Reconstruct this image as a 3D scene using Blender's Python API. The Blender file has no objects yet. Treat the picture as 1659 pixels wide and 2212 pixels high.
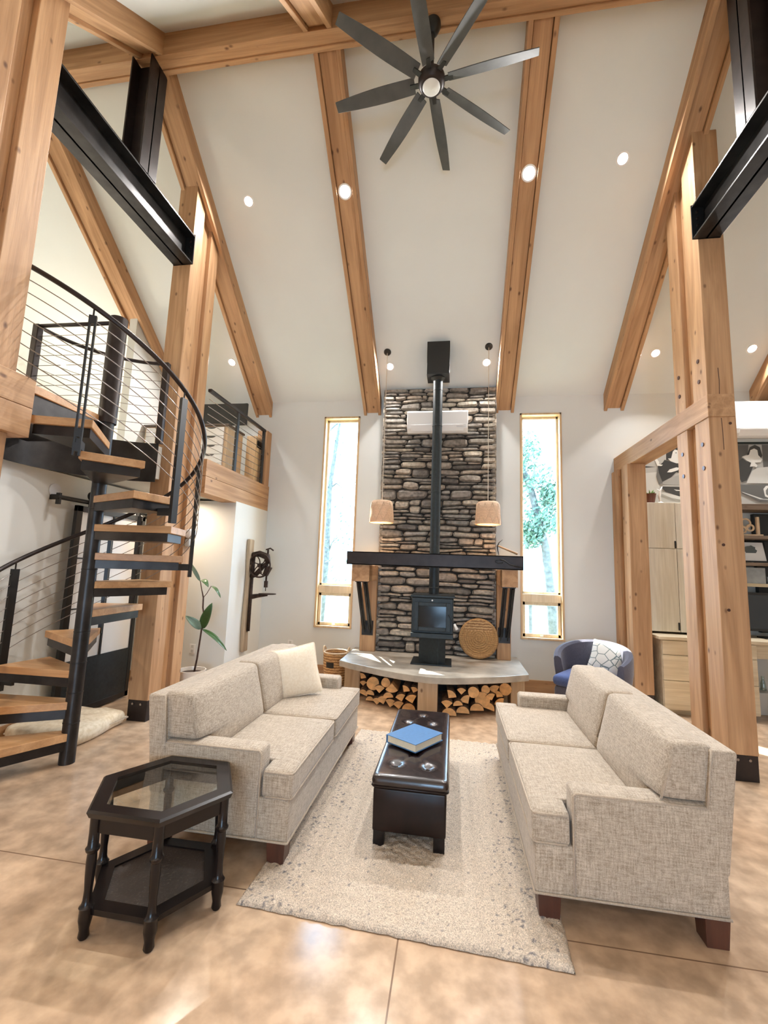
import bpy, bmesh, math, random
from mathutils import Vector, Matrix, noise as mnoise
R = math.radians
random.seed(7)
scn = bpy.context.scene
COL = scn.collection

# ------------------------------------------------------------------ camera
W, H, FPX = 1659, 2212, 949.3
YAW, PITCH, ROLL, CAMZ = -.157, .12666, .0355, 1.6
fw = Vector((math.sin(YAW)*math.cos(PITCH), math.cos(YAW)*math.cos(PITCH), math.sin(PITCH)))
rt = fw.cross(Vector((0, 0, 1))).normalized()
up = rt.cross(fw)
cr, sr = math.cos(ROLL), math.sin(ROLL)
rt, up = cr*rt + sr*up, -sr*rt + cr*up
cam = bpy.data.cameras.new('camera')
cam.sensor_fit = 'HORIZONTAL'
cam.sensor_width = 36
cam.lens = 36*FPX/W
cam.clip_start = .05
camo = bpy.data.objects.new('camera', cam)
COL.objects.link(camo)
m4 = Matrix((rt, up, -fw)).transposed().to_4x4()
m4.translation = Vector((0, 0, CAMZ))
camo.matrix_world = m4
scn.camera = camo

# ------------------------------------------------------------------ light and exposure
scn.view_settings.view_transform = 'Standard'
scn.view_settings.look = 'None'
scn.view_settings.gamma = 1
scn.view_settings.exposure = 0.28
scn.cycles.max_bounces = 10
scn.cycles.diffuse_bounces = 5
scn.cycles.transparent_max_bounces = 16
scn.cycles.caustics_reflective = False
scn.cycles.caustics_refractive = False
scn.cycles.sample_clamp_indirect = 6
SKY = 17.0
SUN = 34.0
LAMP = 1.55
wd = bpy.data.worlds.new('sky')
scn.world = wd
wd.use_nodes = True
bg = wd.node_tree.nodes['Background']
bg.inputs[0].default_value = (.46, .70, 1.0, 1)
bg.inputs[1].default_value = SKY
sun = bpy.data.lights.new('sun', 'SUN')
sun.energy = SUN
sun.angle = R(.6)
sun.color = (1, .95, .86)
suno = bpy.data.objects.new('sun', sun)
COL.objects.link(suno)
suno.rotation_euler = Vector((.72, -.69, -1.22)).to_track_quat('-Z', 'Y').to_euler()

def portal(x0, x1, z0, z1, y, face):
    l = bpy.data.lights.new('sky_portal', 'AREA')
    l.shape = 'RECTANGLE'
    l.size, l.size_y = x1-x0, z1-z0
    l.cycles.is_portal = True
    o = bpy.data.objects.new('sky_portal', l)
    COL.objects.link(o)
    o.location = ((x0+x1)/2, y, (z0+z1)/2)
    o.rotation_euler = Vector((0, face, 0)).to_track_quat('-Z', 'Z').to_euler()
portal(-2.0, -1.48, .7, 3.9, 6.72, -1)
portal(.97, 1.53, .7, 3.9, 6.72, -1)
portal(-.6, 1.4, .05, 2.2, -4.25, 1)

# ------------------------------------------------------------------ materials
def newmat(name):
    m = bpy.data.materials.new(name)
    m.use_nodes = True
    nt = m.node_tree
    return m, nt, nt.nodes['Principled BSDF']

def N(nt, t, **k):
    n = nt.nodes.new(t)
    for a, b in k.items():
        setattr(n, a, b)
    return n

def plain(name, c, rough=.5, metal=0., var=.0, scale=8., bump=0., spec=.5, coat=0.):
    m, nt, b = newmat(name)
    b.inputs['Roughness'].default_value = rough
    b.inputs['Metallic'].default_value = metal
    b.inputs['Specular IOR Level'].default_value = spec
    b.inputs['Coat Weight'].default_value = coat
    b.inputs['Base Color'].default_value = (*c, 1)
    tc = N(nt, 'ShaderNodeTexCoord')
    no = N(nt, 'ShaderNodeTexNoise')
    no.inputs['Scale'].default_value = scale
    no.inputs['Detail'].default_value = 6
    nt.links.new(tc.outputs['Object'], no.inputs['Vector'])
    r = N(nt, 'ShaderNodeValToRGB')
    r.color_ramp.elements[0].position = .3
    r.color_ramp.elements[1].position = .7
    r.color_ramp.elements[0].color = (*[x*(1-var) for x in c], 1)
    r.color_ramp.elements[1].color = (*[min(1, x*(1+var)) for x in c], 1)
    nt.links.new(no.outputs['Fac'], r.inputs['Fac'])
    nt.links.new(r.outputs['Color'], b.inputs['Base Color'])
    if bump:
        bp = N(nt, 'ShaderNodeBump')
        bp.inputs['Strength'].default_value = bump
        bp.inputs['Distance'].default_value = .01
        nt.links.new(no.outputs['Fac'], bp.inputs['Height'])
        nt.links.new(bp.outputs['Normal'], b.inputs['Normal'])
    return m

def wood(name, axis, light, dark, knots=1., rough=.6, ring=5.):
    m, nt, b = newmat(name)
    b.inputs['Roughness'].default_value = rough
    tc = N(nt, 'ShaderNodeTexCoord')
    oi = N(nt, 'ShaderNodeObjectInfo')
    off = N(nt, 'ShaderNodeVectorMath', operation='MULTIPLY')
    off.inputs[1].default_value = (17, 31, 23)
    nt.links.new(oi.outputs['Random'], off.inputs[0])
    add = N(nt, 'ShaderNodeVectorMath', operation='ADD')
    nt.links.new(tc.outputs['Object'], add.inputs[0])
    nt.links.new(off.outputs[0], add.inputs[1])
    mp = N(nt, 'ShaderNodeMapping')
    s = [ring*2.2]*3
    s['xyz'.index(axis)] = ring*.16
    mp.inputs['Scale'].default_value = s
    nt.links.new(add.outputs[0], mp.inputs['Vector'])
    n1 = N(nt, 'ShaderNodeTexNoise')
    n1.inputs['Scale'].default_value = 1.0
    n1.inputs['Detail'].default_value = 8
    n1.inputs['Distortion'].default_value = 1.1
    nt.links.new(mp.outputs[0], n1.inputs['Vector'])
    mp2 = N(nt, 'ShaderNodeMapping')
    s2 = [90]*3
    s2['xyz'.index(axis)] = 2.5
    mp2.inputs['Scale'].default_value = s2
    nt.links.new(add.outputs[0], mp2.inputs['Vector'])
    n2 = N(nt, 'ShaderNodeTexNoise')
    n2.inputs['Scale'].default_value = 1
    n2.inputs['Detail'].default_value = 3
    nt.links.new(mp2.outputs[0], n2.inputs['Vector'])
    r1 = N(nt, 'ShaderNodeValToRGB')
    r1.color_ramp.elements[0].position = .34
    r1.color_ramp.elements[1].position = .66
    r1.color_ramp.elements[0].color = (*dark, 1)
    r1.color_ramp.elements[1].color = (*light, 1)
    nt.links.new(n1.outputs['Fac'], r1.inputs['Fac'])
    mx = N(nt, 'ShaderNodeMix', data_type='RGBA', blend_type='MULTIPLY')
    mx.inputs['Factor'].default_value = .35
    nt.links.new(r1.outputs['Color'], mx.inputs['A'])
    nt.links.new(n2.outputs['Color'], mx.inputs['B'])
    cur = mx.outputs['Result']
    r0 = N(nt, 'ShaderNodeMix', data_type='RGBA', blend_type='MULTIPLY')
    mx.inputs['B'].default_value = (1, 1, 1, 1)
    r2 = N(nt, 'ShaderNodeMapRange')
    r2.inputs['From Min'].default_value = .3
    r2.inputs['From Max'].default_value = .7
    r2.inputs['To Min'].default_value = .72
    r2.inputs['To Max'].default_value = 1.12
    nt.links.new(n2.outputs['Fac'], r2.inputs['Value'])
    nt.links.new(r2.outputs[0], mx.inputs['B'])
    if knots:
        mp3 = N(nt, 'ShaderNodeMapping')
        s3 = [7.5]*3
        s3['xyz'.index(axis)] = 4.5
        mp3.inputs['Scale'].default_value = s3
        nt.links.new(add.outputs[0], mp3.inputs['Vector'])
        vo = N(nt, 'ShaderNodeTexVoronoi')
        vo.inputs['Scale'].default_value = 1
        nt.links.new(mp3.outputs[0], vo.inputs['Vector'])
        kr = N(nt, 'ShaderNodeValToRGB')
        kr.color_ramp.elements[0].position = .05
        kr.color_ramp.elements[1].position = .14
        kr.color_ramp.elements[0].color = (.16, .08, .04, 1)
        kr.color_ramp.elements[1].color = (1, 1, 1, 1)
        nt.links.new(vo.outputs['Distance'], kr.inputs['Fac'])
        r0.inputs['Factor'].default_value = knots*.8
        nt.links.new(cur, r0.inputs['A'])
        nt.links.new(kr.outputs['Color'], r0.inputs['B'])
        cur = r0.outputs['Result']
    nt.links.new(cur, b.inputs['Base Color'])
    bp = N(nt, 'ShaderNodeBump')
    bp.inputs['Strength'].default_value = .25
    bp.inputs['Distance'].default_value = .004
    nt.links.new(n2.outputs['Fac'], bp.inputs['Height'])
    nt.links.new(bp.outputs['Normal'], b.inputs['Normal'])
    return m

FIR_L, FIR_D = (.56, .335, .175), (.38, .205, .095)
TX = wood('timber_x', 'x', FIR_L, FIR_D)
TY = wood('timber_y', 'y', FIR_L, FIR_D)
TZ = wood('timber_z', 'z', FIR_L, FIR_D)
TRD = wood('tread_oak', 'x', (.60, .35, .17), (.46, .25, .11), knots=0, rough=.4)
CABZ = wood('washed_oak_z', 'z', (.74, .70, .60), (.62, .57, .46), knots=0, rough=.5)
CABX = wood('washed_oak_x', 'x', (.70, .62, .47), (.56, .47, .33), knots=0, rough=.5)
TRIMX = wood('trim_wood_x', 'x', (.55, .33, .17), (.42, .23, .11), knots=.3, rough=.45)
CASE = wood('casing_wood', 'z', (.72, .52, .30), (.60, .40, .21), knots=0, rough=.4)
SASH = wood('sash_wood', 'z', (.80, .69, .50), (.70, .57, .38), knots=0, rough=.4)
DARKLEG = wood('dark_leg_wood', 'z', (.10, .034, .020), (.055, .02, .013), knots=0, rough=.35)
ESP = plain('espresso_wood', (.007, .0045, .0045), .25, var=.3, scale=20, spec=.35)
DRIFT = wood('weathered_board', 'z', (.50, .40, .28), (.30, .21, .13), knots=.4, rough=.85)
STEEL = plain('blackened_steel', (.040, .037, .036), .38, .75, var=.35, scale=7)
STEELB = plain('brown_black_steel', (.030, .022, .020), .42, .5, var=.3, scale=9)
CABLE = plain('steel_cable', (.30, .27, .25), .35, .9)
WALL = plain('wall_paint', (.73, .75, .73), .85, var=.012, scale=3, spec=.2)
CEIL = plain('ceiling_paint', (.76, .80, .79), .9, var=.01, scale=3, spec=.15)
WHITE = plain('white_plastic', (.86, .86, .85), .35)
BLACK = plain('black_metal', (.010, .010, .010), .4)
STOVE = plain('stove_iron', (.022, .030, .034), .5, .3, var=.2, scale=30)
CONC = plain('hearth_concrete', (.42, .38, .32), .33, var=.25, scale=6, bump=.03)
FABRIC_TAN = None

def fabric(name, c1, c2, sc=240, bump=.5, streak=True):
    m, nt, b = newmat(name)
    b.inputs['Roughness'].default_value = .95
    b.inputs['Specular IOR Level'].default_value = .15
    b.inputs['Sheen Weight'].default_value = .25
    tc = N(nt, 'ShaderNodeTexCoord')
    outs = []
    for s in ((sc*.1, sc, sc*.8), (sc, sc*.1, sc), (sc*.8, sc, sc*.1)) if streak else ((sc, sc, sc),):
        mp = N(nt, 'ShaderNodeMapping')
        mp.inputs['Scale'].default_value = s
        nt.links.new(tc.outputs['Object'], mp.inputs['Vector'])
        no = N(nt, 'ShaderNodeTexNoise')
        no.inputs['Scale'].default_value = 1
        no.inputs['Detail'].default_value = 2
        nt.links.new(mp.outputs[0], no.inputs['Vector'])
        outs.append(no.outputs['Fac'])
    cur = outs[0]
    for o in outs[1:]:
        a = N(nt, 'ShaderNodeMath', operation='ADD')
        nt.links.new(cur, a.inputs[0])
        nt.links.new(o, a.inputs[1])
        cur = a.outputs[0]
    mr = N(nt, 'ShaderNodeMapRange')
    mr.inputs['From Min'].default_value = .36*len(outs)
    mr.inputs['From Max'].default_value = .62*len(outs)
    nt.links.new(cur, mr.inputs['Value'])
    mx = N(nt, 'ShaderNodeMix', data_type='RGBA')
    mx.inputs['A'].default_value = (*c1, 1)
    mx.inputs['B'].default_value = (*c2, 1)
    nt.links.new(mr.outputs[0], mx.inputs['Factor'])
    nt.links.new(mx.outputs['Result'], b.inputs['Base Color'])
    bp = N(nt, 'ShaderNodeBump')
    bp.inputs['Strength'].default_value = bump
    bp.inputs['Distance'].default_value = .002
    nt.links.new(cur, bp.inputs['Height'])
    nt.links.new(bp.outputs['Normal'], b.inputs['Normal'])
    return m

SOFA = fabric('sofa_tweed', (.25, .20, .145), (.52, .445, .36), 190)
PIPING = fabric('sofa_piping_cloth', (.36, .29, .22), (.48, .40, .31), 200)
CREAM = fabric('cream_velvet', (.78, .67, .52), (.84, .74, .60), 60, .15, False)
GREYF = fabric('grey_upholstery', (.075, .075, .10), (.12, .12, .16), 260, .3)
BLUEF = fabric('blue_upholstery', (.05, .08, .20), (.09, .13, .30), 260, .3)
BEDF = fabric('quilted_cream', (.62, .54, .40), (.74, .67, .54), 30, .5, False)
LEATHER = plain('dark_leather', (.010, .004, .003), .33, var=.4, scale=14, bump=.12, spec=.3)

def floor_mat():
    m, nt, b = newmat('polished_concrete')
    b.inputs['Specular IOR Level'].default_value = .32
    tc = N(nt, 'ShaderNodeTexCoord')
    n1 = N(nt, 'ShaderNodeTexNoise'); n1.inputs['Scale'].default_value = 1.1; n1.inputs['Detail'].default_value = 9; n1.inputs['Distortion'].default_value = .6
    n2 = N(nt, 'ShaderNodeTexNoise'); n2.inputs['Scale'].default_value = 9; n2.inputs['Detail'].default_value = 8
    for n in (n1, n2):
        nt.links.new(tc.outputs['Object'], n.inputs['Vector'])
    r = N(nt, 'ShaderNodeValToRGB')
    e = r.color_ramp.elements
    e[0].position = .32; e[0].color = (.46, .325, .22, 1)
    e[1].position = .68; e[1].color = (.59, .445, .32, 1)
    nt.links.new(n1.outputs['Fac'], r.inputs['Fac'])
    r2 = N(nt, 'ShaderNodeValToRGB')
    e = r2.color_ramp.elements
    e[0].position = .35; e[0].color = (.70, .67, .64, 1)
    e[1].position = .65; e[1].color = (1.15, 1.12, 1.08, 1)
    nt.links.new(n2.outputs['Fac'], r2.inputs['Fac'])
    mx = N(nt, 'ShaderNodeMix', data_type='RGBA', blend_type='MULTIPLY'); mx.inputs['Factor'].default_value = .8
    nt.links.new(r.outputs['Color'], mx.inputs['A']); nt.links.new(r2.outputs['Color'], mx.inputs['B'])
    # saw-cut joints
    sp = N(nt, 'ShaderNodeSeparateXYZ'); nt.links.new(tc.outputs['Object'], sp.inputs[0])
    cuts = []
    for ax, pos, per in ((0, -.208, 3.66), (1, 2.268, 3.66)):
        a = N(nt, 'ShaderNodeMath', operation='SUBTRACT'); nt.links.new(sp.outputs[ax], a.inputs[0]); a.inputs[1].default_value = pos
        bnode = N(nt, 'ShaderNodeMath', operation='PINGPONG'); nt.links.new(a.outputs[0], bnode.inputs[0]); bnode.inputs[1].default_value = per
        c = N(nt, 'ShaderNodeMath', operation='LESS_THAN'); nt.links.new(bnode.outputs[0], c.inputs[0]); c.inputs[1].default_value = .0035
        cuts.append(c.outputs[0])
    mxn = N(nt, 'ShaderNodeMath', operation='MAXIMUM'); nt.links.new(cuts[0], mxn.inputs[0]); nt.links.new(cuts[1], mxn.inputs[1])
    m2 = N(nt, 'ShaderNodeMix', data_type='RGBA'); nt.links.new(mxn.outputs[0], m2.inputs['Factor'])
    nt.links.new(mx.outputs['Result'], m2.inputs['A']); m2.inputs['B'].default_value = (.20, .125, .08, 1)
    nt.links.new(m2.outputs['Result'], b.inputs['Base Color'])
    mr = N(nt, 'ShaderNodeMapRange'); mr.inputs['To Min'].default_value = .08; mr.inputs['To Max'].default_value = .24
    nt.links.new(n2.outputs['Fac'], mr.inputs['Value']); nt.links.new(mr.outputs[0], b.inputs['Roughness'])
    bp = N(nt, 'ShaderNodeBump'); bp.inputs['Strength'].default_value = .03; bp.inputs['Distance'].default_value = .01
    nt.links.new(n2.outputs['Fac'], bp.inputs['Height']); nt.links.new(bp.outputs['Normal'], b.inputs['Normal'])
    return m
FLOOR = floor_mat()

def attr_mat(name, rough, bump=.4, scale=25, dist=.01):
    m, nt, b = newmat(name)
    b.inputs['Roughness'].default_value = rough
    at = N(nt, 'ShaderNodeAttribute'); at.attribute_name = 'tone'
    tc = N(nt, 'ShaderNodeTexCoord')
    no = N(nt, 'ShaderNodeTexNoise'); no.inputs['Scale'].default_value = scale; no.inputs['Detail'].default_value = 7
    nt.links.new(tc.outputs['Object'], no.inputs['Vector'])
    r = N(nt, 'ShaderNodeMapRange'); r.inputs['From Min'].default_value = .3; r.inputs['From Max'].default_value = .7
    r.inputs['To Min'].default_value = .55; r.inputs['To Max'].default_value = 1.35
    nt.links.new(no.outputs['Fac'], r.inputs['Value'])
    mx = N(nt, 'ShaderNodeMix', data_type='RGBA', blend_type='MULTIPLY'); mx.inputs['Factor'].default_value = 1
    nt.links.new(at.outputs['Color'], mx.inputs['A']); nt.links.new(r.outputs[0], mx.inputs['B'])
    nt.links.new(mx.outputs['Result'], b.inputs['Base Color'])
    bp = N(nt, 'ShaderNodeBump'); bp.inputs['Strength'].default_value = bump; bp.inputs['Distance'].default_value = dist
    nt.links.new(no.outputs['Fac'], bp.inputs['Height']); nt.links.new(bp.outputs['Normal'], b.inputs['Normal'])
    return m
STONE = attr_mat('ledge_stone', .7, .5, 22)
RUGM = attr_mat('shag_wool', 1.0, .9, 190, .01)

def glass_mat(name, tint=(1, 1, 1), gloss=.08, rough=0.):
    m, nt, b = newmat(name)
    nt.nodes.remove(b)
    out = nt.nodes['Material Output']
    t = N(nt, 'ShaderNodeBsdfTransparent'); t.inputs[0].default_value = (*tint, 1)
    g = N(nt, 'ShaderNodeBsdfGlossy'); g.inputs['Roughness'].default_value = rough
    fr = N(nt, 'ShaderNodeFresnel'); fr.inputs[0].default_value = 1.45
    mr = N(nt, 'ShaderNodeMath', operation='ADD'); mr.inputs[1].default_value = gloss
    nt.links.new(fr.outputs[0], mr.inputs[0])
    mx = N(nt, 'ShaderNodeMixShader')
    ge = N(nt, 'ShaderNodeNewGeometry'); fb = N(nt, 'ShaderNodeMath', operation='SUBTRACT'); fb.inputs[0].default_value = 1
    nt.links.new(ge.outputs['Backfacing'], fb.inputs[1])
    ff_ = N(nt, 'ShaderNodeMath', operation='MULTIPLY'); nt.links.new(mr.outputs[0], ff_.inputs[0]); nt.links.new(fb.outputs[0], ff_.inputs[1])
    nt.links.new(ff_.outputs[0], mx.inputs[0]); nt.links.new(t.outputs[0], mx.inputs[1]); nt.links.new(g.outputs[0], mx.inputs[2])
    nt.links.new(mx.outputs[0], out.inputs[0])
    return m
GLASS = glass_mat('window_glass', (.97, .985, .98), .0)
TGLASS = glass_mat('table_glass', (.90, .93, .91), .10)
SGLASS = glass_mat('smoked_glass', (.06, .06, .06), .0, .1)
FROST = plain('frosted_glass', (.88, .90, .89), .25)

def emis(name, c, s):
    m, nt, b = newmat(name)
    b.inputs['Base Color'].default_value = (.9, .9, .9, 1)
    b.inputs['Emission Color'].default_value = (*c, 1)
    b.inputs['Emission Strength'].default_value = s
    return m
LENS = emis('lit_lens', (1, .90, .78), 9)
BULB = emis('lit_bulb', (1, .62, .30), 8)
LENSOFF = plain('frosted_lens', (.75, .78, .78), .3)

def weave(name, c1, c2, sx=60, sz=60, rough=.8, transl=0.):
    m, nt, b = newmat(name)
    b.inputs['Roughness'].default_value = rough
    tc = N(nt, 'ShaderNodeTexCoord')
    w1 = N(nt, 'ShaderNodeTexWave'); w1.bands_direction = 'Z'; w1.inputs['Scale'].default_value = sz; w1.inputs['Distortion'].default_value = 2.5; w1.inputs['Detail Scale'].default_value = 3
    nt.links.new(tc.outputs['Object'], w1.inputs['Vector'])
    n = N(nt, 'ShaderNodeTexNoise'); n.inputs['Scale'].default_value = sx
    nt.links.new(tc.outputs['Object'], n.inputs['Vector'])
    a = N(nt, 'ShaderNodeMath', operation='MULTIPLY'); nt.links.new(w1.outputs['Fac'], a.inputs[0]); nt.links.new(n.outputs['Fac'], a.inputs[1])
    mr = N(nt, 'ShaderNodeMapRange'); mr.inputs['From Min'].default_value = .08; mr.inputs['From Max'].default_value = .45
    nt.links.new(a.outputs[0], mr.inputs['Value'])
    mx = N(nt, 'ShaderNodeMix', data_type='RGBA'); mx.inputs['A'].default_value = (*c1, 1); mx.inputs['B'].default_value = (*c2, 1)
    nt.links.new(mr.outputs[0], mx.inputs['Factor']); nt.links.new(mx.outputs['Result'], b.inputs['Base Color'])
    bp = N(nt, 'ShaderNodeBump'); bp.inputs['Strength'].default_value = .7; bp.inputs['Distance'].default_value = .006
    nt.links.new(a.outputs[0], bp.inputs['Height']); nt.links.new(bp.outputs['Normal'], b.inputs['Normal'])
    if transl:
        out = nt.nodes['Material Output']
        t = N(nt, 'ShaderNodeBsdfTranslucent'); nt.links.new(mx.outputs['Result'], t.inputs[0])
        ms = N(nt, 'ShaderNodeMixShader'); ms.inputs[0].default_value = transl
        nt.links.new(b.outputs[0], ms.inputs[1]); nt.links.new(t.outputs[0], ms.inputs[2]); nt.links.new(ms.outputs[0], out.inputs[0])
    return m
WICKER = weave('wicker', (.30, .15, .06), (.66, .42, .20), 60, 9)
WICKERD = weave('dark_cane', (.030, .020, .016), (.10, .075, .055), 150, 30, .45)
SHADE = weave('woven_shade', (.60, .45, .31), (.80, .64, .48), 90, 22, .8, .22)

# ------------------------------------------------------------------ mesh tools
ORG = {}
class MB:
    def __init__(s):
        s.v, s.f, s.m, s.c = [], [], [], []
    def add(s, v, f, mi=0):
        n = len(s.v)
        s.v += [tuple(p) for p in v]
        s.f += [tuple(i+n for i in q) for q in f]
        s.m += [mi]*len(f)
        return s
    def box(s, x0, x1, y0, y1, z0, z1, mi=0):
        v = [(x, y, z) for x in (x0, x1) for y in (y0, y1) for z in (z0, z1)]
        return s.add(v, [(0, 1, 3, 2), (4, 6, 7, 5), (0, 4, 5, 1), (2, 3, 7, 6), (0, 2, 6, 4), (1, 5, 7, 3)], mi)
    def obox(s, c, ax, hs, mi=0):
        c = Vector(c)
        X, Y, Z = [Vector(a).normalized()*h for a, h in zip(ax, hs)]
        v = [c+a*X+b*Y+d*Z for a in (-1, 1) for b in (-1, 1) for d in (-1, 1)]
        return s.add(v, [(0, 1, 3, 2), (4, 6, 7, 5), (0, 4, 5, 1), (2, 3, 7, 6), (0, 2, 6, 4), (1, 5, 7, 3)], mi)
    def bar(s, p0, p1, w, h, mi=0, upv=(0, 0, 1)):
        p0, p1 = Vector(p0), Vector(p1)
        d = (p1-p0)
        u = Vector(upv)
        sd = d.cross(u)
        if sd.length < 1e-6:
            sd = Vector((1, 0, 0))
        u2 = sd.cross(d)
        return s.obox((p0+p1)/2, (d, sd, u2), (d.length/2, w/2, h/2), mi)
    def cyl(s, p0, p1, r0, r1=None, n=20, mi=0):
        r1 = r0 if r1 is None else r1
        return s.tube([p0, p1], [r0, r1], n, mi=mi)
    def tube(s, pts, r, n=8, closed=False, mi=0, caps=True):
        pts = [Vector(p) for p in pts]
        k = len(pts)
        rs = r if isinstance(r, (list, tuple)) else [r]*k
        v, f = [], []
        prev = None
        for i, p in enumerate(pts):
            a = pts[(i-1) % k] if (closed or i) else p
            b = pts[(i+1) % k] if (closed or i < k-1) else p
            d = (b-a).normalized()
            if prev is None:
                q = Vector((0, 0, 1)) if abs(d.z) < .9 else Vector((1, 0, 0))
                u = d.cross(q).normalized()
            else:
                u = (prev - d*prev.dot(d))
                u = u.normalized() if u.length > 1e-6 else d.orthogonal().normalized()
            prev = u
            w = d.cross(u)
            for j in range(n):
                t = 2*math.pi*j/n
                v.append(p + (u*math.cos(t)+w*math.sin(t))*rs[i])
        for i in range(k if closed else k-1):
            i2 = (i+1) % k
            for j in range(n):
                j2 = (j+1) % n
                f.append((i*n+j, i*n+j2, i2*n+j2, i2*n+j))
        if not closed and caps:
            f.append(tuple(range(n-1, -1, -1)))
            f.append(tuple((k-1)*n+j for j in range(n)))
        return s.add(v, f, mi)
    def lathe(s, prof, c=(0, 0, 0), n=24, mi=0, caps=True):
        v, f = [], []
        for r, z in prof:
            for j in range(n):
                t = 2*math.pi*j/n
                v.append((c[0]+r*math.cos(t), c[1]+r*math.sin(t), c[2]+z))
        for i in range(len(prof)-1):
            for j in range(n):
                j2 = (j+1) % n
                f.append((i*n+j, i*n+j2, (i+1)*n+j2, (i+1)*n+j))
        if caps:
            f.append(tuple(range(n-1, -1, -1)))
            f.append(tuple((len(prof)-1)*n+j for j in range(n)))
        return s.add(v, f, mi)
    def prism(s, out, z0, z1, mi=0, plane='z'):
        n = len(out)
        def P(a, b, c):
            return (a, b, c) if plane == 'z' else ((a, c, b) if plane == 'y' else (c, a, b))
        v = [P(a, b, z0) for a, b in out]+[P(a, b, z1) for a, b in out]
        f = [tuple(range(n-1, -1, -1)), tuple(range(n, 2*n))]+[(i, (i+1) % n, n+(i+1) % n, n+i) for i in range(n)]
        return s.add(v, f, mi)
    def rbox(s, x0, x1, y0, y1, z0, z1, r=.03, nx=6, ny=6, nz=3, puff=(0, 0, 0), fn=None, mi=0, extra=((), (), ())):
        lo, hi = (x0, y0, z0), (x1, y1, z1)
        g = []
        for a in range(3):
            L = hi[a]-lo[a]
            rr = min(r, L*.49)
            e = [0, rr*.12, rr*.45, rr]
            k = (nx, ny, nz)[a]
            mid = [rr+(L-2*rr)*i/k for i in range(1, k)]
            c = e+mid+[L-q for q in reversed(e)]
            c = sorted(set([round(lo[a]+q, 5) for q in c]+list(extra[a])))
            g.append(c)
        idx, v = {}, []
        def vid(i, j, k):
            key = (i, j, k)
            if key not in idx:
                p = [g[0][i], g[1][j], g[2][k]]
                inn = [min(max(p[a], lo[a]+min(r, (hi[a]-lo[a])*.49)), hi[a]-min(r, (hi[a]-lo[a])*.49)) for a in range(3)]
                d = Vector([p[a]-inn[a] for a in range(3)])
                ra = [min(r, (hi[a]-lo[a])*.49) for a in range(3)]
                if d.length > 1e-9:
                    dn = Vector([d[a]/ra[a] for a in range(3)])
                    dn.normalize()
                    p = [inn[a]+dn[a]*ra[a] for a in range(3)]
                u = [(2*(p[a]-lo[a])/(hi[a]-lo[a])-1) for a in range(3)]
                for a in range(3):
                    if puff[a]:
                        b, c = (a+1) % 3, (a+2) % 3
                        p[a] += puff[a]*(1 if u[a] > 0 else -1)*abs(u[a])*(1-abs(u[b])**2.5)*(1-abs(u[c])**2.5)
                p = Vector(p)
                if fn:
                    p = Vector(fn(p))
                idx[key] = len(v)
                v.append(p)
            return idx[key]
        f = []
        n = [len(q)-1 for q in g]
        for i in range(n[0]):
            for j in range(n[1]):
                f.append((vid(i, j, 0), vid(i, j+1, 0), vid(i+1, j+1, 0), vid(i+1, j, 0)))
                f.append((vid(i, j, n[2]), vid(i+1, j, n[2]), vid(i+1, j+1, n[2]), vid(i, j+1, n[2])))
            for k in range(n[2]):
                f.append((vid(i, 0, k), vid(i+1, 0, k), vid(i+1, 0, k+1), vid(i, 0, k+1)))
                f.append((vid(i, n[1], k), vid(i, n[1], k+1), vid(i+1, n[1], k+1), vid(i+1, n[1], k)))
        for j in range(n[1]):
            for k in range(n[2]):
                f.append((vid(0, j, k), vid(0, j, k+1), vid(0, j+1, k+1), vid(0, j+1, k)))
                f.append((vid(n[0], j, k), vid(n[0], j+1, k), vid(n[0], j+1, k+1), vid(n[0], j, k+1)))
        return s.add(v, f, mi)
    def build(s, name, mats, parent=None, smooth=False, bevel=0., seg=2, local=False, loc=None, rot=None, colors=None):
        me = bpy.data.meshes.new(name)
        o = (0, 0, 0)
        if parent is not None and not local:
            o = ORG.get(parent.name, (0, 0, 0))
        if loc is not None and parent is None and not local:
            o = loc
        me.from_pydata([(p[0]-o[0], p[1]-o[1], p[2]-o[2]) for p in s.v], [], s.f)
        mats = mats if isinstance(mats, (list, tuple)) else [mats]
        for m in mats:
            me.materials.append(m)
        me.polygons.foreach_set('material_index', s.m)
        if smooth:
            me.polygons.foreach_set('use_smooth', [True]*len(s.f))
        if colors:
            ca = me.color_attributes.new('tone', 'FLOAT_COLOR', 'POINT')
            for i, c in enumerate(colors):
                ca.data[i].color = (*c, 1)
        me.update()
        bm = bmesh.new(); bm.from_mesh(me)
        bmesh.ops.recalc_face_normals(bm, faces=bm.faces)
        bm.to_mesh(me); bm.free()
        ob = bpy.data.objects.new(name, me)
        COL.objects.link(ob)
        if parent is not None:
            ob.parent = parent
        ORG[ob.name] = o if parent is not None or loc is not None else (0, 0, 0)
        if loc is not None and parent is None:
            ob.location = loc
        if rot is not None:
            ob.rotation_euler = rot
        if smooth == 'auto':
            for p in me.polygons:
                p.use_smooth = True
            me.set_sharp_from_angle(angle=R(38))
        if bevel:
            b = ob.modifiers.new('bevel', 'BEVEL')
            b.width = bevel
            b.segments = seg
            b.limit_method = 'ANGLE'
            b.angle_limit = R(40)
        return ob

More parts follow.
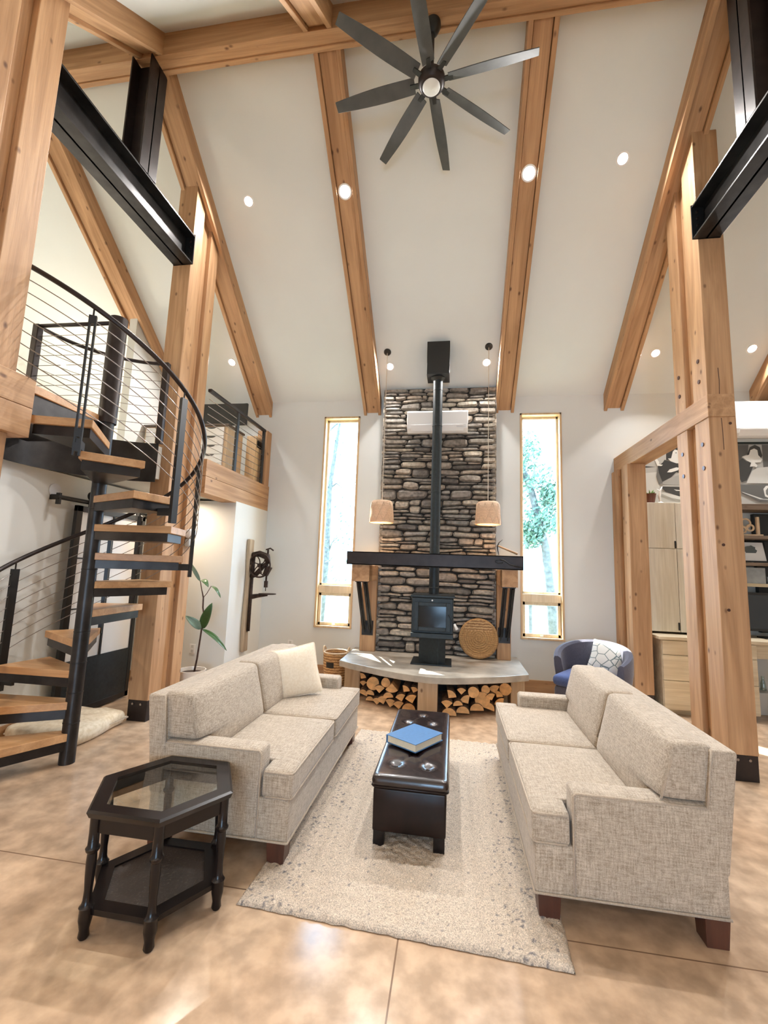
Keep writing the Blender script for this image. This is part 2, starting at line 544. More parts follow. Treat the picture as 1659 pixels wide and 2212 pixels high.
def tag(o, label, cat, group=None, kind=None):
    o['label'] = label
    o['category'] = cat
    if group: o['group'] = group
    if kind: o['kind'] = kind
    return o
def thing(name, label, cat, loc=(0, 0, 0), rz=0, group=None, local=False):
    o = bpy.data.objects.new(name, None)
    o.empty_display_size = .1
    COL.objects.link(o)
    o.location = loc
    o.rotation_euler = (0, 0, rz)
    ORG[o.name] = (0, 0, 0) if local else tuple(loc)
    return tag(o, label, cat, group)
def struct(o):
    o['kind'] = 'structure'
    return o
def sweep(a0, a1, n, f):
    return [f(a0+(a1-a0)*i/n) for i in range(n+1)]

# ================================================================== SHELL
YB, SL, RY = 6.5, .833, 3.375
def ceil_z(y):
    return 4.2+SL*(YB-y) if y >= RY else 4.2+SL*(YB-RY)-SL*(RY-y)
XL, XR = -7.0, 7.0
struct(MB().box(XL, XR, -4.4, 6.7, -.15, 0).build('floor', FLOOR))
ZF = ceil_z(-1.0)
inner = [(6.7, ceil_z(6.7)), (RY, ceil_z(RY)), (-1.0, ZF), (-4.4, ZF)]
outer = [(-4.4, ZF+.25), (-1.0, ZF+.25), (RY, ceil_z(RY)+.3), (6.7, ceil_z(6.7)+.3)]
mb = MB(); mb.prism(inner+outer, XL-.2, XR+.2, plane='x')
struct(mb.build('ceiling', CEIL))

def wall_xz(name, x0, x1, y0, y1, z0, z1, holes, mat=WALL, axis='y'):
    xs = sorted({x0, x1, *[h[0] for h in holes], *[h[1] for h in holes]})
    zs = sorted({z0, z1, *[h[2] for h in holes], *[h[3] for h in holes]})
    mb = MB()
    for i in range(len(xs)-1):
        for k in range(len(zs)-1):
            cx, cz = (xs[i]+xs[i+1])/2, (zs[k]+zs[k+1])/2
            if any(h[0] < cx < h[1] and h[2] < cz < h[3] for h in holes):
                continue
            if axis == 'y':
                mb.box(xs[i], xs[i+1], y0, y1, zs[k], zs[k+1])
            else:
                mb.box(y0, y1, xs[i], xs[i+1], zs[k], zs[k+1])
    return struct(mb.build(name, mat))
WIN = [(-2.03, -1.455), (.955, 1.54)]
WZ0, WZ1 = .69, 3.94
wall_xz('wall_back', XL, XR, 6.5, 6.7, 0, 4.3, [(a, b, WZ0, WZ1) for a, b in WIN])
wall_xz('wall_front', XL, XR, -4.4, -4.2, 0, ZF+.2, [(-.6, 1.4, .05, 2.2)])
for nm, xa, xb in (('wall_left', XL-.2, XL), ('wall_right', XR, XR+.2)):
    mb = MB(); mb.prism([(-4.4, 0), (6.7, 0), (6.7, ceil_z(6.7)+.1), (RY, ceil_z(RY)+.1), (-1, ZF+.1), (-4.4, ZF+.1)], xa, xb, plane='x')
    struct(mb.build(nm, WALL))
struct(MB().box(-3.97, -3.85, -4.2, 4.95, 0, 2.42).build('wall_under_loft', WALL))
struct(MB().box(-5.6, -2.88, 5.47, 6.5, 0, 2.42).build('wall_closet', WALL))
struct(MB().box(-5.7, -5.6, 4.95, 6.5, 0, 2.42).build('wall_hall', WALL))
# loft floor slab with round stair opening
SX, SY, SR = -2.96, 3.25, .82
pts = [(-3.1, 6.5), (XL, 6.5), (XL, -4.2), (-3.1, -4.2)]
a0 = math.degrees(math.acos((-3.1-SX)/SR))
pts += sweep(360-a0, a0, 28, lambda a: (SX+SR*math.cos(R(a)), SY+SR*math.sin(R(a))))
mb = MB(); mb.prism(pts, 2.45, 2.80)
struct(mb.build('floor_loft', [WALL, TRIMX]))
# baseboards
struct(MB().box(-2.88, XR, 6.475, 6.5, 0, .155).build('baseboard_back', TRIMX))
struct(MB().box(-5.6, -2.88, 5.445, 5.47, 0, .14).build('baseboard_closet', TRIMX))
struct(MB().box(-3.85, -3.83, -4.2, 3.8, 0, .12).build('baseboard_left', TRIMX))

# tall windows in the back wall
for k, (a, b) in enumerate(WIN):
    w = bpy.data.objects.new('window_%d' % (k+1), None); COL.objects.link(w); w.location = ((a+b)/2, 6.5, WZ0); ORG[w.name] = tuple(w.location)
    struct(w)
    t = .028
    mb = MB()
    for x in (a, b-t): mb.box(x, x+t, 6.482, 6.66, WZ0, WZ1)
    mb.box(a, b, 6.482, 6.66, WZ1-t, WZ1); mb.box(a, b, 6.475, 6.66, WZ0, WZ0+t)
    mb.build('jamb', CASE, w, bevel=.003)
    mb = MB(); i0, i1, s = a+t, b-t, .03
    for z0, z1 in ((WZ0+t, 1.20), (1.31, WZ1-t)):
        mb.box(i0, i0+s, 6.60, 6.64, z0, z1); mb.box(i1-s, i1, 6.60, 6.64, z0, z1)
        mb.box(i0, i1, 6.60, 6.64, z0, z0+s); mb.box(i0, i1, 6.60, 6.64, z1-s, z1)
    mb.build('sash', SASH, w, bevel=.003)
    mb = MB(); s2 = .045
    for x0, x1, z0, z1 in ((i0+.005, i0+s2, WZ0+t, 1.2), (i1-s2, i1-.005, WZ0+t, 1.2), (i0, i1, 1.2-s2, 1.2), (i0, i1, WZ0+t, WZ0+t+s2)):
        mb.box(x0, x1, 6.565, 6.60, z0, z1)
    mb.build('lower_sash', SASH, w, bevel=.004)
    MB().box(i0, i1, 6.54, 6.64, 1.20, 1.31).build('mullion_rail', SASH, w, bevel=.005)
    MB().box((a+b)/2-.02, (a+b)/2+.02, 6.545, 6.565, WZ0+t+.01, WZ0+t+.03).build('latch', WHITE, w)
    MB().box(i0, i1, 6.618, 6.622, WZ0+t, WZ1-t).build('glass_pane', GLASS, w)
# unseen glazed doors added behind the viewer, sized to daylight the near side
w = bpy.data.objects.new('window_3', None); COL.objects.link(w); struct(w); ORG[w.name] = (0, 0, 0)
mb = MB()
for x in (-.6, .36, 1.32): mb.box(x, x+.08, -4.34, -4.26, .05, 2.2)
mb.box(-.6, 1.4, -4.34, -4.26, 2.12, 2.2); mb.box(-.6, 1.4, -4.34, -4.26, .05, .15)
mb.build('frame', STEELB, w)
MB().box(-.6, 1.4, -4.31, -4.305, .1, 2.15).build('glass_pane', GLASS, w)

# ================================================================== TIMBER FRAME
TH = math.atan(SL)
def rafter(xc, label, far=True, w=.27):
    g = 'roof rafters on the far slope' if far else 'roof rafters on the near slope'
    Ln = (6.5-3.44)/math.cos(TH)
    mb = MB(); h = w/2; f = .045
    n = .158
    mb.box(-h, -h+f, -Ln, .0, -n-.032, .02)
    mb.box(h-f, h, -Ln, .0, -n-.032, .02)
    mb.box(-h+f+.005, h-f-.005, -Ln, .0, -n, .02)
    if far:
        o = mb.build('rafter', TY, local=True, bevel=.004)
        o.location = (xc, 6.5, 4.2); o.rotation_euler = (-TH, 0, 0)
        # square the wall end off vertically
        for v in o.data.vertices:
            if v.co.y > -.01: v.co.y = -v.co.z*math.tan(TH)
    else:
        Ln2 = (3.30-(-1))/math.cos(TH)
        mb = MB()
        mb.box(-h, -h+f, 0, Ln2, -n-.032, .02); mb.box(h-f, h, 0, Ln2, -n-.032, .02); mb.box(-h+f+.005, h-f-.005, 0, Ln2, -n, .02)
        o = mb.build('rafter', TY, local=True, bevel=.004)
        o.location = (xc, -1.0, ZF); o.rotation_euler = (TH, 0, 0)
    return tag(o, label, 'beam', g)
for xc, lb in ((-4.58, 'fir rafter over the loft, leftmost, above the white partition'), (-3.055, 'fir rafter landing on the left double post'), (-1.262, 'fir rafter left of the chimney with a lit downlight in it'), (.735, 'fir rafter right of the chimney with a lit downlight in it'), (2.26, 'fir rafter landing on the right double post'), (4.15, 'fir rafter at far right above the second air conditioner')):
    rafter(xc, lb)
for xc, lb in ((-4.58, 'near slope fir rafter above the loft floor, outside the frame edge'), (-3.0, 'near slope fir rafter at top left meeting the ridge over the steel column'), (-1.30, 'near slope fir rafter stub at the top edge left of the ceiling fan'), (.735, 'near slope fir rafter right of the ceiling fan'), (2.26, 'near slope fir rafter above the right steel beam')):
    rafter(xc, lb, False)
mb = MB()
mb.box(XL, XR, 3.29, 3.335, 6.48, 6.76); mb.box(XL, XR, 3.335, 3.42, 6.495, 6.79); mb.box(XL, XR, 3.42, 3.465, 6.48, 6.75)
tag(mb.build('ridge_beam', TX, bevel=.004), 'long horizontal fir ridge beam under the peak of the ceiling', 'beam')

def steel_foot(t, x0, x1, y0, y1):
    MB().box(x0+.005, x1-.005, y0+.003, y1-.003, 0, .20).build('base_plate', STEELB, t, bevel=.004)
    bb = MB()
    for dx in (.06, .15):
        bb.cyl((x0+dx, y0+.004, .165), (x0+dx, y0-.008, .165), .011, n=8)
    bb.build('bolt', CABLE, t)
def plugs(t, face, pts, r=.014):
    mb = MB()
    for a, b in pts:
        if face[0] == 'x': mb.cyl((face[1], a, b), (face[1]-face[2]*.004, a, b), r, n=10)
        else: mb.cyl((a, face[1], b), (a, face[1]-.003, b), r, n=10)
    mb.build('plug', DARKLEG, t)
def double_post(name, label, x0, x1, ya, yb, yc, yd, z0, top, steel=True, side=1):
    t = thing(name, label, 'post', ((x0+x1)/2, (ya+yd)/2, 0), group='double fir posts')
    def zt(y): return top if top is not None else ceil_z(y)-.20
    for n, y0, y1, ins in (('near_timber', ya, yb, 0), ('far_timber', yc, yd, 0), ('spacer_timber', yb, yc, .05)):
        v = []
        zb = z0 if not steel else .20
        mb = MB()
        mb.prism([(y0, zb), (y1, zb), (y1, zt(y1)), (y0, zt(y0))], x0+ins, x1-ins, plane='x')
        mb.build(n, TZ, t, bevel=.005)
    if steel: steel_foot(t, x0, x1, ya, yd)
    return t
pl = double_post('double_post', 'left double fir post between the spiral stair and the left sofa, rising to the roof', -3.2, -2.98, 4.18, 4.36, 4.53, 4.70, 0, None)
pr_ = double_post('double_post', 'tall right double fir post rising to the roof behind the right sofa', 2.245, 2.465, 4.18, 4.41, 4.55, 4.75, 0, None)
mb = MB()
for y in (4.295, 4.65):
    for z in (2.6, 2.82, 3.42, 3.62): mb.cyl((2.245, y, z), (2.238, y, z), .02, n=10)
mb.build('wood_plug', DARKLEG, pr_)
mb = MB(); mb.tube([(2.345, 4.181, 3.50), (2.349, 4.181, 3.38), (2.344, 4.181, 3.252)], .0035, 5); mb.tube([(2.347, 4.181, 3.03), (2.351, 4.181, 2.9), (2.352, 4.181, 2.74)], .0035, 5)
mb.build('drying_crack', DARKLEG, pr_)
PLUGS = [(2.30, 1.9), (2.415, 2.98), (2.31, 1.35)]
mb = MB()
for x_, z_ in PLUGS: mb.cyl((x_, 4.181, z_), (x_, 4.177, z_), .013, n=10)
mb.build('knot', DARKLEG, pr_)
double_post('double_post', 'short right double fir post against the back wall beside the tall cabinet', 2.20, 2.42, 5.93, 6.13, 6.27, 6.495, 0, 3.04)
double_post('double_post', 'foreground double fir post at the upper left edge standing on the loft beam', -3.15, -2.93, 1.88, 2.09, 2.2, 2.41, 2.81, None, steel=False)
double_post('double_post', 'right foreground double fir post carrying the near end of the right steel beam', 2.21, 2.43, 1.88, 2.09, 2.2, 2.41, 0, None)
t = thing('double_post', 'lower foreground double fir post under the near loft beam', 'post', (-3.1, 2.1, 0), group='double fir posts')
MB().box(-3.15, -2.93, 1.88, 2.41, 0, 2.40).build('near_timber', TZ, t, bevel=.005)

tag(MB().box(2.235, 2.455, 4.165, 6.5, 3.04, 3.25).build('header_beam', TY, bevel=.005), 'horizontal fir header running back from the tall right post to the wall', 'beam')
g = 'stacked fir loft edge beams'
for lb, y0, y1, z0, z1 in (('upper timber of the loft edge beam, beyond the left post', 4.70, 6.5, 2.606, 2.81), ('lower timber of the loft edge beam, beyond the left post', 4.70, 6.5, 2.40, 2.603),
                           ('upper timber of the loft edge beam under the foreground post', -4.2, 2.52, 2.606, 2.81), ('lower timber of the loft edge beam under the foreground post', -4.2, 2.52, 2.40, 2.603)):
    tag(MB().box(-3.1, -2.885, y0, y1, z0, z1).build('loft_beam', TY, bevel=.004), lb, 'beam', g)

def ibeam_y(name, label, x0, x1, y0, y1, z0, z1):
    t = thing(name, label, 'steel beam', ((x0+x1)/2, y1, z0), group='blackened steel tie beams')
    xm = (x0+x1)/2
    mb = MB(); mb.box(x0, x1, y0, y1, z0, z0+.018); mb.box(x0, x1, y0, y1, z1-.018, z1); mb.box(xm-.012, xm+.012, y0, y1, z0, z1)
    mb.build('flanges_and_web', STEEL, t, bevel=.003)
    mb = MB(); mb.box(x0-.005, x1+.005, y1-.012, y1, z0, z1+.01); mb.build('end_plate', BLACK, t)
    mb = MB()
    for x in (x0+.04, x1-.04):
        for k in range(4): mb.cyl((x, y1-.012, z0+.06+k*.07), (x, y1-.03, z0+.06+k*.07), .013, n=6)
    mb.build('bolt', STEELB, t)
ibeam_y('steel_beam', 'blackened steel beam at upper left tying the foreground post to the left post', -3.185, -2.955, 2.41, 4.18, 4.93, 5.28)
ibeam_y('steel_beam', 'blackened steel beam at upper right bolted to the tall right post', 2.20, 2.43, 2.41, 4.18, 4.78, 5.12)
def icol(label, x0, x1, y0, y1, z0, z1):
    mb = MB(); ym = (y0+y1)/2
    mb.box(x0, x0+.016, y0, y1, z0, z1); mb.box(x1-.016, x1, y0, y1, z0, z1); mb.box(x0, x1, ym-.01, ym+.01, z0, z1)
    tag(mb.build('steel_column', STEELB, bevel=.003), label, 'steel column', 'steel king posts under the ridge beam')
icol('short black steel column standing on the left steel beam under the ridge', -3.17, -2.95, 3.26, 3.49, 5.28, 6.48)
icol('short black steel column standing on the right steel beam at the frame edge', 2.20, 2.43, 3.26, 3.49, 5.12, 6.48)

# ================================================================== CHIMNEY AND HEARTH
def stone_face(x0, x1, z0, z1, yf, name, label):
    rnd = random.Random(11)
    V, F, Cc = [], [], []
    pal = [(.34, .30, .25), (.25, .22, .19), (.40, .34, .275), (.29, .255, .215), (.46, .40, .32), (.18, .16, .14), (.35, .295, .24), (.34, .315, .28)]
    zs = [z0]
    while zs[-1] < z1-.03:
        zs.append(min(z1, zs[-1]+rnd.choice((.035, .045, .05, .055, .065, .08, .095))))
    zs[-1] = z1
    nr = len(zs)-1
    seeds = [rnd.random()*100 for _ in zs]
    def bz(i, x):
        if i <= 0: return z0
        if i >= nr: return z1
        return zs[i]+.027*mnoise.noise(Vector((x*2.2, seeds[i//2 if False else i], .3)))+.012*mnoise.noise(Vector((x*5, seeds[i], 7.7)))
    occ = [[] for _ in range(nr+2)]
    NU, NV = 9, 5
    def stone(i0, i1, a, b):
        g = .0015
        a2, b2 = a+g, b-g
        c = rnd.choice(pal); k = rnd.uniform(.72, 1.25); c = tuple(q*k for q in c)
        dep = rnd.uniform(.02, .055); tilt = rnd.uniform(-.012, .012)
        sh = rnd.uniform(2.6, 6); skl, skr = rnd.uniform(-.02, .02), rnd.uniform(-.02, .02)
        base = len(V)
        for iv in range(NV):
            v = -1+2*iv/(NV-1)
            for iu in range(NU):
                u = -1+2*iu/(NU-1)
                u = math.copysign(abs(u)**.7, u)
                x = a2+(b2-a2)*(u+1)/2
                lo, hi = bz(i0, x)+g, bz(i1, x)-g
                mid = (lo+hi)/2; hh = max(.004, (hi-lo)/2)*(1-abs(u)**sh*.38)
                z = mid+hh*v
                x += (skl*(1-u)/2+skr*(1+u)/2)*v*.6
                bul = (1-abs(u)**12)**.5*(1-abs(v)**10)**.5 if max(abs(u), abs(v)) < 1 else 0
                d = dep*bul + tilt*u*bul + .008*mnoise.noise(Vector((x*14, z*26, seeds[i0])))*bul
                V.append((min(max(x, x0-.01), x1+.01), yf+.02-d-.015*bul, z)); Cc.append(c)
        for iv in range(NV-1):
            for iu in range(NU-1):
                q = base+iv*NU+iu
                F.append((q, q+1, q+1+NU, q+NU))
    for i in range(nr):
        x = x0-rnd.uniform(0, .1)*0
        busy = sorted(occ[i])
        while x < x1-.01:
            hit = [b for b in busy if b[0] <= x+1e-6 < b[1]]
            if hit:
                x = hit[0][1]; continue
            nxt = min([b[0] for b in busy if b[0] > x]+[x1])
            h = zs[i+1]-zs[i]
            wdt = rnd.uniform(.09, .24)+h*rnd.uniform(.5, 4.2)
            e = x+wdt
            if nxt-e < .07: e = nxt
            if e > nxt: e = nxt
            two = rnd.random() < .24 and i+2 <= nr and e-x > .12 and zs[i+2]-zs[i] < .15
            if two: occ[i+1].append((x, e))
            stone(i, i+2 if two else i+1, x, e)
            x = e
    mb = MB(); mb.add(V, F)
    n0 = len(V)
    mb.box(x0+.012, x1-.012, yf+.012, 6.5, z0, z1, 1)
    cols = Cc+[(.03, .025, .02)]*(len(mb.v)-n0)
    # rough returns on both sides
    for sx, sg in ((x0, -1), (x1, 1)):
        z = z0
        while z < z1-.01:
            h = min(rnd.uniform(.04, .09), z1-z)
            c = rnd.choice(pal)
            k = len(mb.v)
            d = rnd.uniform(.0, .006)
            xa, xb = (sx-d*1, sx+.05) if sg < 0 else (sx-.05, sx+d)
            mb.box(xa, xb, yf+.002, 6.5, z+.003, z+h-.003)
            cols += [c]*(len(mb.v)-k)
            z += h
    dk = plain('stone_joint', (.03, .026, .022), .95)
    return mb.build(name, [STONE, dk], smooth='auto', colors=cols)
ch = stone_face(-1.06, .60, .44, ceil_z(6.36)-.02, 6.33, 'stone_chimney', '')
tag(ch, 'tall chimney breast of stacked ledge stone rising from the hearth to the ceiling', 'chimney')

t = thing('hearth', 'raised curved concrete hearth with two firewood bays below', 'hearth', (-.24, 5.8, 0))
front = [(-1.373, 5.532), (-1.19, 5.41), (-.993, 5.304), (-.79, 5.19), (-.582, 5.097), (-.40, 5.04), (-.225, 5.01), (-.09, 5.02), (.035, 5.048), (.18, 5.10), (.318, 5.157), (.46, 5.22), (.601, 5.288), (.75, 5.375), (.897, 5.47)]
mb = MB(); mb.prism(front+[(.905, 6.498), (-1.385, 6.498)], .365, .44)
mb.build('slab', CONC, t, bevel=.008)
for xa, xb, ya in ((-.36, -.14, 5.14), (-1.32, -1.12, 5.62), (.70, .86, 5.55)):
    MB().box(xa, xb, ya, ya+.3, 0, .365).build('pier', wood('pier_%d' % int(xa*100), 'z', (.60, .46, .32), (.46, .33, .21)), t, bevel=.006)
MB().box(-1.12, .70, 6.2, 6.45, 0, .365).build('back_panel', BLACK, t)

# firewood
WOODEND = plain('split_wood_face', (.70, .40, .17), .8, var=.25, scale=16, bump=.2)
BARK = plain('log_bark', (.15, .095, .06), .95, var=.5, scale=24, bump=.6)
LL = [(-1.061, .279, .051, 'q'), (-1.052, .2, .045, 'q'), (-1.034, .1, .058, 'h'), (-.944, .117, .054, 'h'), (-.908, .233, .078, 'r'), (-.822, .192, .066, 'q'), (-.85, .039, .058, 'q'), (-.782, .076, .07, 'q'), (-.711, .134, .062, 'h'), (-.668, .222, .078, 'q'), (-.557, .146, .062, 'q'), (-.678, .04, .07, 'q'), (-.584, .054, .066, 'q'), (-.434, .156, .07, 'q'), (-.462, .038, .078, 'h'), (-.501, .244, .054, 'q'), (-.749, .27, .054, 'r'), (-.403, .243, .049, 'q'), (-.95, .04, .05, 'h')]
RR = [(.011, .223, .066, 'q'), (-.035, .134, .066, 'q'), (-.009, .038, .082, 'h'), (.084, .131, .054, 'h'), (.172, .165, .07, 'q'), (.142, .053, .074, 'h'), (.299, .07, .078, 'h'), (.359, .158, .086, 'r'), (.256, .254, .062, 'r'), (.396, .268, .049, 'r'), (.452, .201, .058, 'q'), (.498, .267, .07, 'q'), (.548, .212, .054, 'q'), (.434, .084, .07, 'h'), (.626, .264, .07, 'r'), (.562, .123, .07, 'q'), (.124, .262, .054, 'q')]
def front_y(x):
    for (xa, ya), (xb, yb) in zip(front, front[1:]):
        if xa <= x <= xb: return ya+(yb-ya)*(x-xa)/(xb-xa)
    return 5.5
rnd = random.Random(5)
SZ = {'q': 'quarter-split', 'h': 'half-split', 'r': 'round'}
for side, S in (('left', LL), ('right', RR)):
    for i, (x, z, r, k) in enumerate(S):
        ln = rnd.uniform(.36, .44)
        if k == 'r': prof = [(r*math.cos(a)*(1+.06*math.sin(3*a+i)), r*math.sin(a)) for a in [2*math.pi*j/14 for j in range(14)]]; nb = 14
        elif k == 'h': prof = [(r*math.cos(math.pi*j/9), r*math.sin(math.pi*j/9)-r*.35) for j in range(10)]
        else:
            prof = [(r*1.35*math.cos(R(-45)+R(90)*j/6+math.pi/2)*1, r*1.35*math.sin(R(45)+R(90)*j/6)-r*.75) for j in range(7)]+[(0, -r*.75)]
        rot = rnd.choice((0, 0, .3, -.3, .6, -.6, math.pi, 2.6)) if k == 'q' else rnd.uniform(-.4, .4)
        if z < .06: rot = 0 if k != 'q' else rnd.choice((0, .15, -.15))
        prof = [(a*math.cos(rot)-b*math.sin(rot), a*math.sin(rot)+b*math.cos(rot)) for a, b in prof]
        mn = min(b for a, b in prof)
        zc = max(z, .004-mn)
        zc = min(zc, .362-max(b for a, b in prof))
        n = len(prof)
        yf = front_y(x)+.10+rnd.uniform(0, .06)
        dx = rnd.uniform(-.02, .02)
        mb = MB()
        v = [(x+a, yf, zc+b) for a, b in prof]+[(x+a*.96+dx, yf+ln, zc+b*.96) for a, b in prof]
        mb.add(v, [tuple(range(n))], 0); mb.f.append(tuple(range(2*n-1, n-1, -1))); mb.m.append(0)
        for j in range(n):
            cut = (k == 'h' and j == n-1) or (k == 'q' and j >= n-2)
            mb.f.append((j, (j+1) % n, n+(j+1) % n, n+j)); mb.m.append(0 if cut else 1)
        lv = 'on the floor' if z < .09 else ('in the middle of the pile' if z < .19 else 'at the top of the pile')
        o = mb.build('firewood_log', [WOODEND, BARK], loc=(x, yf, zc), bevel=.003)
        tag(o, '%s firewood log lying %s in the %s hearth bay' % (SZ[k], lv, side), 'log', 'split logs in the %s bay under the hearth' % side)

# timber posts, corbels, struts and mantel
for sx, lb, xa, xb in ((-1, 'left', -1.27, -1.055), (1, 'right', .61, .79)):
    t = thing('mantel_bracket', 'fir post with jutting corbel and steel strut at the %s end of the mantel' % lb, 'bracket', ((xa+xb)/2, 6.36, .44), group='mantel brackets')
    MB().box(xa, xb, 6.23, 6.5, .44, 1.62).build('post', TZ, t, bevel=.004)
    MB().box(xa-.005, xb+.005, 5.60, 6.24, 1.42, 1.63).build('corbel', TY, t, bevel=.004)
    xm = (xa+xb)/2
    mb = MB()
    for dx in (-.045, .045): mb.bar((xm+dx, 5.70, 1.42), (xm+dx, 6.24, .72), .012, .06, upv=(1, 0, 0))
    mb.bar((xm, 5.71, 1.41), (xm, 6.24, .73), .10, .012, upv=(1, 0, 0)) if False else None
    for dx in (-.045, .045): mb.bar((xm+dx, 5.69, 1.41), (xm+dx, 6.235, .71), .06, .014, upv=(1, 0, 0))
    mb.box(xm-.08, xm+.08, 6.222, 6.232, .66, .86); mb.box(xm-.08, xm+.08, 5.66, 5.80, 1.408, 1.42)
    mb.build('steel_strut', STEEL, t)
t = thing('mantel', 'blackened steel channel mantel spanning the chimney in front of the flue', 'mantel', (-.245, 5.65, 1.635))
mb = MB(); mb.box(-1.345, .855, 5.555, 5.57, 1.632, 1.80); mb.box(-1.345, .855, 5.555, 5.80, 1.632, 1.645); mb.box(-1.345, .855, 5.555, 5.80, 1.787, 1.80)
mb.build('channel', STEELB, t, bevel=.002)
t = thing('iron_hook', 'forged iron hook hanging on the right end of the mantel face', 'hook', (.68, 5.54, 1.72))
MB().tube([(.57, 5.55, 1.755), (.62, 5.535, 1.745), (.70, 5.535, 1.69), (.84, 5.545, 1.66)], .009).build('shank', BLACK, t, smooth=True)
MB().tube([(.57+.05*math.cos(a), 5.545, 1.73+.022*math.sin(a)) for a in [R(q) for q in range(20, 330, 30)]], .006).build('eye', BLACK, t, smooth=True)
t = thing('ice_pick_tool', 'small hand pick with wooden handle resting on the right end of the mantel', 'pick', (.66, 5.66, 1.80))
MB().tube([(.56, 5.66, 1.925), (.80, 5.67, 1.83)], [.011, .014], 8).build('handle', wood('pick_handle', 'x', (.62, .40, .22), (.50, .30, .15), knots=0), t, smooth=True)
MB().tube([(.62, 5.66, 2.005), (.575, 5.66, 1.965), (.556, 5.66, 1.92), (.56, 5.66, 1.87), (.575, 5.66, 1.81)], [.002, .006, .010, .006, .003], 8).build('pick_head', BLACK, t, smooth=True)

# wood stove and flue
t = thing('wood_stove', 'black cast iron wood stove on a pedestal standing on the hearth', 'stove', (-.23, 5.75, .44))
MB().box(-.49, .025, 5.56, 6.02, .80, 1.255).build('firebox', STOVE, t, bevel=.012)
MB().box(-.505, .04, 5.54, 6.03, 1.255, 1.285).build('top_plate', STOVE, t, bevel=.006)
mb = MB(); mb.box(-.49, .025, 5.50, 5.56, .775, .83); mb.box(-.48, .015, 5.535, 5.56, .83, 1.25)
mb.build('ash_lip', STOVE, t, bevel=.006)
dr = MB()
dr.box(-.455, -.40, 5.505, 5.54, .86, 1.20); dr.box(-.065, -.01, 5.505, 5.54, .86, 1.20)
dr.box(-.40, -.065, 5.505, 5.54, .86, .905); dr.box(-.40, -.065, 5.505, 5.54, 1.155, 1.20)
d = dr.build('door', STOVE, t, bevel=.006)
MB().box(-.40, -.065, 5.515, 5.525, .905, 1.155).build('glass', SGLASS, d)
MB().box(-.39, -.075, 5.53, 5.54, .91, 1.15).build('firebrick', plain('sooty_brick', (.05, .04, .035), .9, var=.5), d)
MB().tube([(-.035, 5.50, 1.06), (-.02, 5.47, 1.05), (.04, 5.46, .955)], .008).build('handle', STOVE, d, smooth=True)
MB().tube([(.035, 5.46, .965), (.07, 5.455, .90)], [.014, .018], 10).build('handle_grip', WHITE, d, smooth=True)['label'] = 'white coil handle grip'
MB().cyl((-.235, 5.535, 1.225), (-.235, 5.525, 1.225), .01, n=12).build('badge', WHITE, t)
pts = [(-.40, 5.66), (-.30, 5.62), (-.15, 5.62), (-.07, 5.68), (-.07, 5.93), (-.40, 5.93)]
mb = MB(); mb.prism([(-.40, 5.72), (-.155, 5.60), (-.07, 5.66), (-.07, 5.95), (-.40, 5.95)], .455, .80)
mb.build('pedestal', STOVE, t, bevel=.004)
MB().box(-.49, .01, 5.575, 6.02, .44, .457).build('base_plate', STOVE, t, bevel=.004)
t = thing('stove_pipe', 'tall black stove pipe running from the wood stove up to the ceiling box', 'stove pipe', (-.232, 5.88, 1.28))
mb = MB().cyl((-.232, 5.88, 1.285), (-.232, 5.88, 4.25), .0655, n=32)
mb.build('pipe', STOVE, t, smooth='auto')
for z in (1.36, 2.63, 3.55, 4.06):
    MB().lathe([(.0655, 0), (.068, .002), (.068, .012), (.0655, .014)], (-.232, 5.88, z), 32).build('pipe_joint', STOVE, t, smooth='auto')
MB().lathe([(.066, 0), (.10, .03), (.10, .05)], (-.232, 5.88, 4.21), 32).build('collar', BLACK, t, smooth='auto')
MB().box(-.385, -.075, 5.73, 6.04, 4.25, 4.72).build('ceiling_support_box', BLACK, t, bevel=.003)

# round woven trivet leaning on the chimney
t = thing('woven_disc', 'thick round woven straw disc leaning on the stone at the right of the stove', 'mat', (.365, 6.2, .44))
mb = MB()
cx, cz, r0 = .365, .445+.262, .262
P0 = []
for k in range(0, 9):
    rr = r0-.028-k*.028
    if rr < .01: break
    P = []
    for j in range(48):
        a = 2*math.pi*j/48
        lx, lz = rr*math.cos(a), rr*math.sin(a)
        P.append((cx+lx, 6.155+(lz+r0)*.16, cz+lz))
    mb.tube(P, .021 if k else .028, 8, closed=True)
mb.build('coil', weave('straw', (.28, .14, .05), (.60, .36, .15), 50, 26), t, smooth=True)
mb = MB().cyl((cx, 6.195, cz), (cx, 6.215, cz), r0-.02, n=40)
mb.build('core', WICKER, t)

# wicker basket
t = thing('wicker_basket', 'tall round wicker basket with two loop handles beside the hearth', 'basket', (-1.565, 6.12, 0))
mb = MB(); mb.lathe([(.145, .0), (.15, .03), (.172, .22), (.178, .40), (.178, .425), (.16, .425), (.158, .40), (.15, .22), (.13, .03), (.13, .02)], (-1.565, 6.12, .0), 40)
mb.build('body', WICKER, t, smooth='auto')
MB().tube([(-1.565+.17*math.cos(a), 6.12+.17*math.sin(a), .425) for a in [2*math.pi*j/40 for j in range(40)]], .013, closed=True).build('rim', weave('pale_wicker', (.60, .42, .25), (.80, .64, .44), 60, 30), t, smooth=True)
for s in (-1, 1):
    MB().tube([(-1.565+s*(.165+.012*math.sin(a)), 6.12+.06*math.cos(a), .42+.075*math.sin(a)) for a in [math.pi*j/10 for j in range(11)]], .010).build('handle', weave('pale_wicker2', (.60, .42, .25), (.80, .64, .44), 60, 30), t, smooth=True)
mb = MB()
